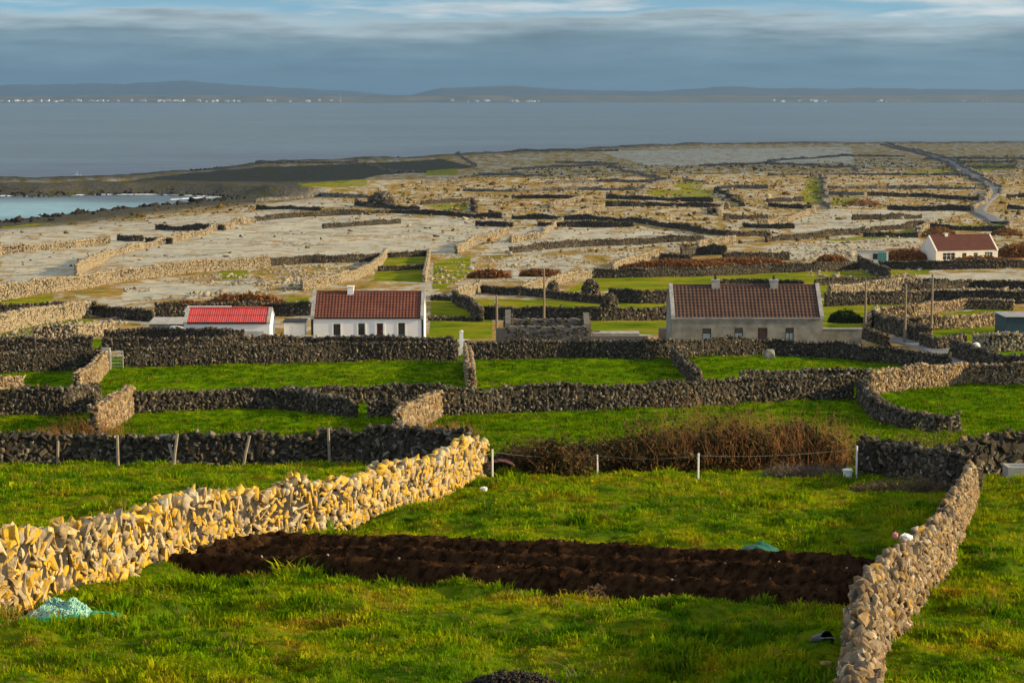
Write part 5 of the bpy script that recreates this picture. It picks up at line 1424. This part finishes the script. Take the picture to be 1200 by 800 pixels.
# ================================================================== BRAMBLES, BRACKEN, SHRUBS
def bush(name, lab, P, w_, d_, h_, twig, leaf, ntw, nlf, ls, seed, cat, group=None, thick=.009, up=.75, lowleaf=.0, kind_leaf='foliage', dome=True, topbare=0.0, core=0):
    r = np.random.default_rng(seed)
    root = empty(name, (float(P[0]), float(P[1]), float(P[2])), 0, label=lab, category=cat, group=group)
    V, F, lp = [], [], []
    if ntw:
        for k in range(ntw):
            a = r.random() * 6.28; q = math.sqrt(r.random())
            x, y = q * math.cos(a) * w_ / 2, q * math.sin(a) * d_ / 2
            z = gz(P[0] + x, P[1] + y) - P[2] - .05
            hk = h_ * r.uniform(.45, 1.12) * (1 - .45 * q ** 2 if dome else 1) * (.62 + .75 * float(vnoise(x * 1.5 + seed * 3, y * 1.2, seed)))
            lx, ly = r.normal(0, .34) + .2 * x / max(w_, .1), r.normal(0, .25)
            cx_, cy_ = r.normal(0, .24), r.normal(0, .2)
            pts = []
            for j in range(5):
                f = j / 4
                pts.append((x + hk * (lx * f + cx_ * math.sin(f * 3.1) + (1 - up) * f * f * r.normal(0, .7)), y + hk * (ly * f + cy_ * math.sin(f * 2.7)), z + hk * f * (1 - (1 - up) * f * .6)))
            b = len(V)
            for j, p_ in enumerate(pts):
                rd = thick * (1 - .75 * j / 4)
                for e in range(3):
                    an = 2.094 * e; V.append((p_[0] + rd * math.cos(an), p_[1] + rd * math.sin(an), p_[2]))
            for j in range(4):
                for e in range(3): F.append((b + j * 3 + e, b + j * 3 + (e + 1) % 3, b + j * 3 + 3 + (e + 1) % 3, b + j * 3 + 3 + e))
            lp.append(pts)
        link('stems', np_mesh('stems', V, F, None, [M[twig]]), root, kind='stuff')
    if nlf:
        n = nlf
        if lp:
            LP = np.array(lp); k = r.integers(0, len(lp), n); f = r.random(n) ** (1.0 + lowleaf) * (4 - 4 * topbare * .3)
            i0 = np.minimum(f.astype(int), 3); ff = (f - i0)[:, None]
            nc_ = max(12, n // 45); pick_ = r.integers(0, n, nc_); cid = r.integers(0, nc_, n)
            c = LP[k, i0] * (1 - ff) + LP[k, i0 + 1] * ff + r.normal(0, .07, (n, 3)) * [1, 1, .7]
            cl_ = c[pick_][cid] + r.normal(0, .13, (n, 3)) * [1, 1, .8]; sel = (r.random(n) < .6)[:, None]
            c = np.where(sel, cl_, c)
        else:
            a = r.random(n) * 6.28; q = np.sqrt(r.random(n)); cl = .75 + .5 * fbm(np.cos(a) * q * 2.3 * w_ / h_ + seed, np.sin(a) * q * 2.3 + 3, seed, 3)
            x, y = q * np.cos(a) * w_ / 2, q * np.sin(a) * d_ / 2
            c = np.stack([x, y, zg(P[0] + x, P[1] + y) - P[2] + h_ * np.sqrt(np.maximum(0, 1 - q ** 2)) * (r.random(n) ** .6) * cl], 1)
        s_ = ls * r.lognormal(0, .35, n)
        R3 = rotmat(r, n, 1.2)
        quad = np.array([(-.5, -.28, 0), (.1, -.4, .06), (.6, 0, 0), (.1, .4, .06), (-.5, .28, 0)])[[0, 2, 3, 4]] if n > 6000 else np.array([(-.6, 0, 0), (0, -.4, .08), (.65, 0, 0), (0, .4, .08)])
        V = (np.einsum('nij,vj->nvi', R3 * s_[:, None, None], quad) + c[:, None, :]).reshape(-1, 3)
        F = (np.arange(n) * 4)[:, None] + np.arange(4)[None]
        link(kind_leaf, np_mesh('leaves', V, F, None, [M[leaf]]), root, kind='stuff')
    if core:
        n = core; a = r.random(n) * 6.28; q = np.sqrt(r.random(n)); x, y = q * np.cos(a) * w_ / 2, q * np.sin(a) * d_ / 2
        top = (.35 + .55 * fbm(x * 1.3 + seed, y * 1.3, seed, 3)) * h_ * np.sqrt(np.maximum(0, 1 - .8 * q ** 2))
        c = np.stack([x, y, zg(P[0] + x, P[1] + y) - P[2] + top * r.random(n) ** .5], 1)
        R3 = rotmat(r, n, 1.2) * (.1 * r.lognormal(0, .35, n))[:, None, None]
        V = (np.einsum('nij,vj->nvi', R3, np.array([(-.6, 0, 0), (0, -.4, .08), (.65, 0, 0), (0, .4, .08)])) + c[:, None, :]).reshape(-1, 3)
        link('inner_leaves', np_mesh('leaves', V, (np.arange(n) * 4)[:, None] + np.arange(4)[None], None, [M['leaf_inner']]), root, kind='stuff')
    return root

M['leaf_inner'] = leaf_mat('shade_bramble_leaf', [(0.035, 0.03, 0.008), (0.06, 0.05, 0.012), (0.028, 0.035, 0.008), (0.09, 0.05, 0.014), (0.05, 0.07, 0.01)])  # darker leaf copy: the thicket's inner shade put into its colour
BG = 'brambles along the wire fence'
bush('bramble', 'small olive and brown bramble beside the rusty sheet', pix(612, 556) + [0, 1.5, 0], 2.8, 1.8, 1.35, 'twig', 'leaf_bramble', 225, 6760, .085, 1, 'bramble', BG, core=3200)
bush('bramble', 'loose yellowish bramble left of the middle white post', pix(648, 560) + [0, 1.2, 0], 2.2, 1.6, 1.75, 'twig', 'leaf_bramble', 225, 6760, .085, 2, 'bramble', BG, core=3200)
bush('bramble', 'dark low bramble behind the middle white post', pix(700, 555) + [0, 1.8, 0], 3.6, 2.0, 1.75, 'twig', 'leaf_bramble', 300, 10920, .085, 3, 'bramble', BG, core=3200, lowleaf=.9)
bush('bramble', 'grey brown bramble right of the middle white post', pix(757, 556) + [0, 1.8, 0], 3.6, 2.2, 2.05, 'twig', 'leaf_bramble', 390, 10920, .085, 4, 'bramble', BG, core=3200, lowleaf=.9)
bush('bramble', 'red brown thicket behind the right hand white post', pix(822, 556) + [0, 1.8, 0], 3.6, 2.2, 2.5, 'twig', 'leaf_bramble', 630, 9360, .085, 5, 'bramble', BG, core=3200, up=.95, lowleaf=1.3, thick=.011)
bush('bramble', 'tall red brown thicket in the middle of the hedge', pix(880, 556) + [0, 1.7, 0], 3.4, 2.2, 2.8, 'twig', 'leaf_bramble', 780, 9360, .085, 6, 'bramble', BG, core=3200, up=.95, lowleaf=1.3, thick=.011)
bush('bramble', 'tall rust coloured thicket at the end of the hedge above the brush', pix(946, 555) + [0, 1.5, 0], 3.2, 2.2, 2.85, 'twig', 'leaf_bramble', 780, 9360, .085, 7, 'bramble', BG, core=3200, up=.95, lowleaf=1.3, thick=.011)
bush('brush_heap', 'tangled grey heap of cut brambles beside the white tub', pix(948, 563) + [0, .5, 0], 3.0, 1.2, 1.15, 'twig_grey', 'leaf_bramble', 700, 700, .06, 8, 'brush heap', up=.55, thick=.016)
bush('brush_heap', 'dry brown brambles trailing along the shaded wall', pix(1060, 578) + [0, .4, 0], 3.2, 1.0, .8, 'twig_grey', 'leaf_bramble', 480, 1500, .06, 9, 'brush heap', up=.6, thick=.014)
bush('bramble', 'yellow green leafy bramble over the top of the shaded wall', pix(1030, 551) + [0, 1.8, 0], 4.2, 1.3, 1.75, 'twig', 'leaf_ivy', 140, 3600, .07, 10, 'bramble', up=.9)
bush('bramble', 'yellow green leafy bramble behind the trough wall', pix(1130, 549) + [0, 2.2, 0], 6.5, 1.2, 1.7, 'twig', 'leaf_ivy', 160, 3600, .07, 11, 'bramble', up=.9)
bush('dead_grass', 'rusty dead grass in front of the sunlit wall end on the left', pix(95, 511) + [0, .6, 0], 4.2, 1.8, 1.2, 'twig', 'leaf_bracken', 420, 900, .05, 12, 'dead grass', 'rusty clumps by the sunlit walls', up=.95)
bush('dead_grass', 'thin rusty dead grass at the edge of the left hand field', pix(52, 513) + [0, .6, 0], 2.6, 1.4, .6, 'twig', 'leaf_bracken', 220, 400, .05, 13, 'dead grass', 'rusty clumps by the sunlit walls', up=.95)
bush('dead_grass', 'rusty dead grass below the sunlit wall above the slab wall', pix(520, 510) + [0, .5, 0], 3.6, 2.0, .85, 'twig', 'leaf_bracken', 420, 900, .05, 14, 'dead grass', 'rusty clumps by the sunlit walls', up=.95)
bush('dead_stalks', 'dead stalks at the foot of the slab wall beside the net', pix(18, 730) + [0, .1, 0], 1.3, .5, .55, 'twig', 'leaf_bracken', 90, 30, .03, 15, 'dead stalks', up=.8, thick=.006)
bush('dead_stalks', 'pale dead stalks standing beside the compost heap', pix(690, 803), .7, .4, .75, 'twig_grey', 'leaf_bracken', 12, 8, .03, 16, 'dead stalks', up=.6, thick=.006)
bush('shrub', 'dark evergreen shrub beside the pole and yard wall', pix(993, 379) + [0, 1.4, 0], 4.2, 2.2, 1.6, 'twig', 'leaf_dark', 0, 2600, .22, 17, 'shrub')
for q, (lab, p_, w_, d_, h_, n_) in enumerate((('long rusty bracken bank above the bright green field', (800, 315), 26, 5, 2.0, 7000), ('rusty bracken bank tapering off to the right above the bright green field', (868, 311), 20, 5, 1.7, 5000),
        ('rusty bracken mound beside the pale boulder', (573, 326), 8, 3, 1.7, 2600), ('low rusty bracken mounds on the grey rock', (634, 324), 8, 3, 1.5, 2600), ('rusty bracken strip behind the red roofed shed', (285, 361), 12, 3, 2.0, 3600),
        ('low rusty bracken strip left of the shed bracken', (220, 363), 8, 2.5, 1.2, 2000), ('rounded rusty bracken beside the teal doored shed', (1062, 307), 10, 5, 2.8, 3400), ('dark rusty mound left of the teal doored shed', (975, 309), 7, 4, 2.0, 2400),
        ('rusty hedge in front of the cream house', (1150, 311), 17, 3, 1.9, 4600), ('rusty bracken right of the cream house', (1195, 301), 12, 6, 3.0, 3600), ('brown bracken below the limestone wall', (1010, 241), 14, 6, 2.6, 1600),
        ('brown bracken on the far heath by the wall', (1100, 278), 10, 5, 2.8, 1500), ('brown bracken far along the coast lane', (1180, 276), 9, 4, 2.0, 1300))):
    bush('bracken', lab, pix(*p_), w_, d_, h_, 'twig', 'leaf_bracken', 0, n_, .34 if h_ > 1 else .3, 30 + q, 'bracken', 'bracken banks')

# loose rubble on the pavement and boulders on the shore
def scatter_rocks(name, label, poly, n, s0, mat, seed, lift=.3, style='low', avoid=None):
    r = np.random.default_rng(seed); q = world_poly(poly) if not isinstance(poly, np.ndarray) else poly
    x0, y0 = q.min(0); x1, y1 = q.max(0)
    x, y = r.uniform(x0, x1, n * 3), r.uniform(y0, y1, n * 3)
    k = in_poly(x, y, q) & (fbm(x / 9, y / 9, seed, 2) > .42); x, y = x[k][:n], y[k][:n]; n = len(x)
    if avoid is not None:
        ok = np.ones(n, bool)
        for pl in avoid: ok &= ~in_poly(x, y, world_poly(pl))
        ok |= r.random(n) < .1
        ok &= seg_dist(x, y, laneFar) > 4.5
        x, y = x[ok], y[ok]; n = len(x)
    s_ = s0 * r.lognormal(0, .45, n)
    Ms_ = rotmat(r, n, .4) * (np.stack([r.uniform(.8, 1.5, n), r.uniform(.6, 1.1, n), r.uniform(.4, .9, n)], 1) * s_[:, None])[:, None, :]
    V, F = joined(Ms_, np.stack([x, y, zg(x, y) + s_ * lift * .5], 1), r.integers(0, len(PROTO[style]), n), style)
    link(name, np_mesh(name, V, F, None, [M[mat]]), kind='stuff', label=label)
scatter_rocks('rubble', 'loose limestone rubble on the ground behind the cottage', [(330, 312), (430, 308), (440, 320), (360, 340), (310, 345), (150, 352), (140, 335)], 900, .34, 'stone_pale', 3)
scatter_rocks('rubble', 'loose limestone rubble between the bracken and the pavement', [(500, 300), (700, 290), (830, 284), (860, 295), (700, 312), (600, 315), (505, 340)], 1500, .34, 'stone_pale', 4)
scatter_rocks('rubble', 'loose limestone rubble right of the bright green field', [(900, 286), (1080, 280), (1090, 300), (1060, 340), (1200, 330), (1200, 345), (1040, 348), (900, 305)], 1700, .34, 'stone_pale', 5)
scatter_rocks('rubble', 'loose limestone rubble on the left hand rough ground', [(0, 368), (110, 366), (180, 384), (120, 396), (0, 404)], 700, .3, 'stone_pale', 6)
scatter_rocks('rubble', 'loose stones over the far limestone', [(300, 262), (600, 225), (1200, 200), (1200, 290), (900, 282), (600, 300), (440, 262)], 2600, .5, 'stone_pale', 7)
scatter_rocks('heath_clumps', 'low brown clumps of heather and dead grass over the far limestone', [(0, 272), (200, 244), (420, 226), (600, 200), (760, 192), (1200, 182), (1260, 210), (1260, 300), (900, 284), (600, 302), (440, 266), (330, 300), (0, 330)], 9000, .62, 'heath_clump', 17, lift=.25, avoid=ROCK)
# shore boulders follow the water line
Pn = []
for a, b_ in zip(COAST[1:-2], COAST[2:-1]):
    m_ = max(1, int(np.hypot(*(b_ - a)) / .9)); Pn += [a + (b_ - a) * j / m_ for j in range(m_)]
Pn = np.array(Pn); Pn = Pn[(np.abs(Pn[:, 0]) < Pn[:, 1] * .3)]
Pn = np.repeat(Pn, 2, 0) + rng.normal(0, 5.0, (len(Pn) * 2, 2))
zz = zg(Pn[:, 0], Pn[:, 1]); k = zz > -.5; Pn, zz = Pn[k], zz[k]; n = len(Pn); s_ = rng.lognormal(0.0, .45, n) * .75
Ms_ = rotmat(rng, n, .5) * (np.stack([rng.uniform(.9, 1.8, n), rng.uniform(.7, 1.2, n), rng.uniform(.5, 1, n)], 1) * s_[:, None])[:, None, :]
V, F = joined(Ms_, np.column_stack([Pn, zz + s_ * .1]), rng.integers(0, 14, n), 'low')
link('shore_rocks', np_mesh('shore_rocks', V, F, None, [M['seaweed_rock']]), kind='stuff', label='dark weedy rocks along the water line')

# ================================================================== GRASS (uncountable: one object each for the garden fields and the lower fields)
def tuft(nb, hmin, hmax, spread, wid, seed, mat='blade'):
    r = random.Random(seed); V = []; F = []
    for k in range(nb):
        a = r.random() * 6.28; q = r.random() ** .5 * spread
        x, y = q * math.cos(a), q * math.sin(a); h = r.uniform(hmin, hmax); d = a + r.gauss(0, .6); ln = r.uniform(.25, 1.0) * h; w = wid * r.uniform(.7, 1.3)
        px_, py_ = -math.sin(d) * w, math.cos(d) * w; b = len(V)
        mx_, my_ = x + math.cos(d) * ln * .35, y + math.sin(d) * ln * .35
        V += [(x - px_, y - py_, -.02), (x + px_, y + py_, -.02), (mx_ + px_ * .8, my_ + py_ * .8, h * .62), (mx_ - px_ * .8, my_ - py_ * .8, h * .62), (x + math.cos(d) * ln, y + math.sin(d) * ln, h * (.95 if ln < .6 * h else .75))]
        F += [(b, b + 1, b + 2), (b, b + 2, b + 3), (b + 3, b + 2, b + 4)]
    me = np_mesh('grass_tuft', V, F, None, [M[mat]])
    return bpy.data.objects.new('grass_tuft', me)

def grass_field(name, label, x, y, z, sc, tufts, seed):
    r = np.random.default_rng(seed); n = len(x)
    me = bpy.data.meshes.new(name)
    me.vertices.add(n); me.vertices.foreach_set('co', np.stack([x, y, z], 1).astype(np.float32).ravel())
    a = me.attributes.new('sc', 'FLOAT', 'POINT'); a.data.foreach_set('value', sc.astype(np.float32))
    a = me.attributes.new('rz', 'FLOAT_VECTOR', 'POINT'); a.data.foreach_set('vector', np.stack([r.normal(0, .12, n), r.normal(0, .12, n), r.random(n) * 6.28], 1).astype(np.float32).ravel())
    a = me.attributes.new('ty', 'INT', 'POINT'); a.data.foreach_set('value', r.integers(0, len(tufts), n).astype(np.int32))
    me.materials.append(M['blade'])
    o = link(name, me, kind='stuff', label=label)
    ng = bpy.data.node_groups.new('scatter_tufts', 'GeometryNodeTree')
    ng.interface.new_socket('Geometry', in_out='INPUT', socket_type='NodeSocketGeometry'); ng.interface.new_socket('Geometry', in_out='OUTPUT', socket_type='NodeSocketGeometry')
    gi = ng.nodes.new('NodeGroupInput'); go = ng.nodes.new('NodeGroupOutput'); jn = ng.nodes.new('GeometryNodeJoinGeometry')
    def na(nm, dt):
        q = ng.nodes.new('GeometryNodeInputNamedAttribute'); q.data_type = dt; q.inputs[0].default_value = nm
        return q.outputs[0]
    s_sc, s_rz, s_ty = na('sc', 'FLOAT'), na('rz', 'FLOAT_VECTOR'), na('ty', 'INT')
    e2r = ng.nodes.new('FunctionNodeEulerToRotation'); ng.links.new(s_rz, e2r.inputs[0])
    for k, t_ in enumerate(tufts):
        oi_ = ng.nodes.new('GeometryNodeObjectInfo'); oi_.inputs['Object'].default_value = t_; oi_.inputs['As Instance'].default_value = True
        cmp_ = ng.nodes.new('FunctionNodeCompare'); cmp_.data_type = 'INT'; cmp_.operation = 'EQUAL'
        ii = [q for q in cmp_.inputs if q.type == 'INT']
        ng.links.new(s_ty, ii[0]); ii[1].default_value = k
        ip = ng.nodes.new('GeometryNodeInstanceOnPoints')
        ng.links.new(gi.outputs[0], ip.inputs['Points']); ng.links.new(cmp_.outputs[0], ip.inputs['Selection']); ng.links.new(oi_.outputs['Geometry'], ip.inputs['Instance'])
        ng.links.new(e2r.outputs[0], ip.inputs['Rotation']); ng.links.new(s_sc, ip.inputs['Scale'])
        ng.links.new(ip.outputs[0], jn.inputs[0])
    ng.links.new(jn.outputs[0], go.inputs[0])
    md = o.modifiers.new('tufts', 'NODES'); md.node_group = ng
    return o

def free(x, y, z_off=.32):
    ok = ~in_poly(x, y, soil_poly)
    for Qw, tw in WALL_LINES:
        x0, y0 = Qw.min(0) - 1; x1, y1 = Qw.max(0) + 1
        k = ok & (x > x0) & (x < x1) & (y > y0) & (y < y1)
        if k.any():
            d_ = seg_dist(x[k], y[k], Qw[::3] if len(Qw) > 12 else Qw); ok[np.nonzero(k)[0][d_ < tw * .42]] = False
    for q, rad in ((pix(70, 728), .75), (pix(76, 722), .7), (pix(891, 656), .62), (pix(703, 699), .4), (pix(735, 697), .2), (pix(600, 806), .6), (pix(993, 563), .25), (pix(566, 575), .18), (pix(955, 760), .14)):
        ok &= np.hypot(x - q[0], y - q[1]) > rad
    k = seg_dist(x, y, laneQ) < 1.6
    return ok & ~k
def zt(x, y): return zg(x, y) + micro(x, y)
def pts_zone(d0, d1, dens, seed):
    r = np.random.default_rng(seed); xs_, ys_ = [], []
    n = int((d1 - d0) * (.56 * (d0 + d1) / 2 + 6) * dens)
    y = d0 + (d1 - d0) * r.random(n); x = (r.random(n) * 2 - 1) * (.28 * y + 3)
    return x, y
gx1, gy1 = zip(*[pts_zone(a, b_, dn, 70 + i_) for i_, (a, b_, dn) in enumerate(((20, 34, 75), (34, 46, 52), (46, 60, 34), (60, 84, 22)))])
x = np.concatenate(gx1); y = np.concatenate(gy1); k = free(x, y); x, y = x[k], y[k]
cl = fbm(x / 1.1, y / 1.3, 91, 3); cl2 = fbm(x / 4.5, y / 4.5, 93, 2)
sc = (.4 + 2.6 * cl ** 2.4) * (.7 + .7 * cl2) * (1 + .012 * np.maximum(y - 30, 0)) * np.random.default_rng(5).uniform(.7, 1.3, len(x))
edge_s = np.full(len(x), 9.0)
sp_ = np.vstack([soil_poly, soil_poly[:1]]); edge_s = seg_dist(x, y, sp_); sc *= 1 + .8 * np.exp(-(edge_s / .35) ** 2)
tufts_n = [tuft(15, .035, .11, .08, .006, s_) for s_ in (1, 2, 3)] + [tuft(14, .02, .06, .1, .012, s_) for s_ in (4, 5, 6)]
grass_field('meadow_grass', 'short tufted grass of the near garden fields', x, y, zt(x, y), sc, tufts_n, 1)
gx1, gy1 = zip(*[pts_zone(a, b_, dn, 80 + i_) for i_, (a, b_, dn) in enumerate(((84, 110, 7), (110, 168, 3.6)))])
x = np.concatenate(gx1); y = np.concatenate(gy1); k = free(x, y); x, y = x[k], y[k]
cl = fbm(x / 2.2, y / 3, 95, 3)
sc = (.5 + 1.3 * cl) * np.random.default_rng(6).uniform(.7, 1.3, len(x))
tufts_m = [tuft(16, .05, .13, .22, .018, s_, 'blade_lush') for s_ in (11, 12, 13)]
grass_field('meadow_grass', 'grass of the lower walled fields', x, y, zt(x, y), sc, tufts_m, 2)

# ================================================================== CLOUD
# a low ragged cloud out over the land to the right, between the sun and the coast
mc, tc_, bc_ = new_mat('cloud_vapour')
bc_.inputs['Base Color'].default_value = (.85, .86, .88, 1); bc_.inputs['Roughness'].default_value = 1.0; bc_.inputs['Specular IOR Level'].default_value = 0.0
ALT = 620.0; OFF = ALT / math.tan(el)
shade = np.array([(-480, 860), (-330, 930), (-150, 990), (20, 960), (120, 1090), (330, 1210), (520, 1300), (660, 1960), (300, 1900), (120, 1680), (-40, 1480), (-150, 1290), (-300, 1160), (-520, 1080)], float)
rc = np.random.default_rng(77); V = []; F = []; b0 = 0
bm = bmesh.new(); bmesh.ops.create_icosphere(bm, subdivisions=2, radius=1); sv = np.array([v.co for v in bm.verts]); sf = np.array([[v.index for v in f.verts] for f in bm.faces]); bm.free()
px_ = rc.uniform(-950, 650, 900); py_ = rc.uniform(880, 2100, 900); k = in_poly(px_, py_, shade)
for x, y in zip(px_[k], py_[k]):
    r_ = rc.uniform(28, 85); e_ = min(1.0, float(seg_dist(np.array([x]), np.array([y]), np.vstack([shade, shade[:1]]))[0]) / 80 + .35)
    nz = 1 + .5 * (fbm(sv[:, 0] * 2 + x, sv[:, 1] * 2 + sv[:, 2] * 1.7 + y, 5, 2) - .5)
    V.append(sv * nz[:, None] * [r_ * e_, r_ * e_, r_ * .55 * e_] + [x + OFF * math.sin(az), y + OFF * math.cos(az), ALT + rc.uniform(-25, 40)]); F.append(sf + b0); b0 += len(sv)
link('cloud', np_mesh('cloud', np.concatenate(V), np.concatenate(F), None, [mc], smooth=True), kind='stuff', label='low ragged white cloud drifting over the coast')

# ================================================================== AIR
mh = bpy.data.materials.new('sea_haze'); mh.use_nodes = True
for n_ in list(mh.node_tree.nodes):
    if n_.type != 'OUTPUT_MATERIAL': mh.node_tree.nodes.remove(n_)
pv = mh.node_tree.nodes.new('ShaderNodeVolumePrincipled')
pv.inputs['Color'].default_value = (0.42, 0.66, 0.86, 1); pv.inputs['Density'].default_value = 5.0e-5; pv.inputs['Anisotropy'].default_value = 0.75
mh.node_tree.links.new(pv.outputs[0], mh.node_tree.nodes['Material Output'].inputs['Volume'])
MB().box(-30000, 30000, -450, 46000, -12, 330).obj('haze', mh, kind='stuff', label='pale blue sea haze over the sound')
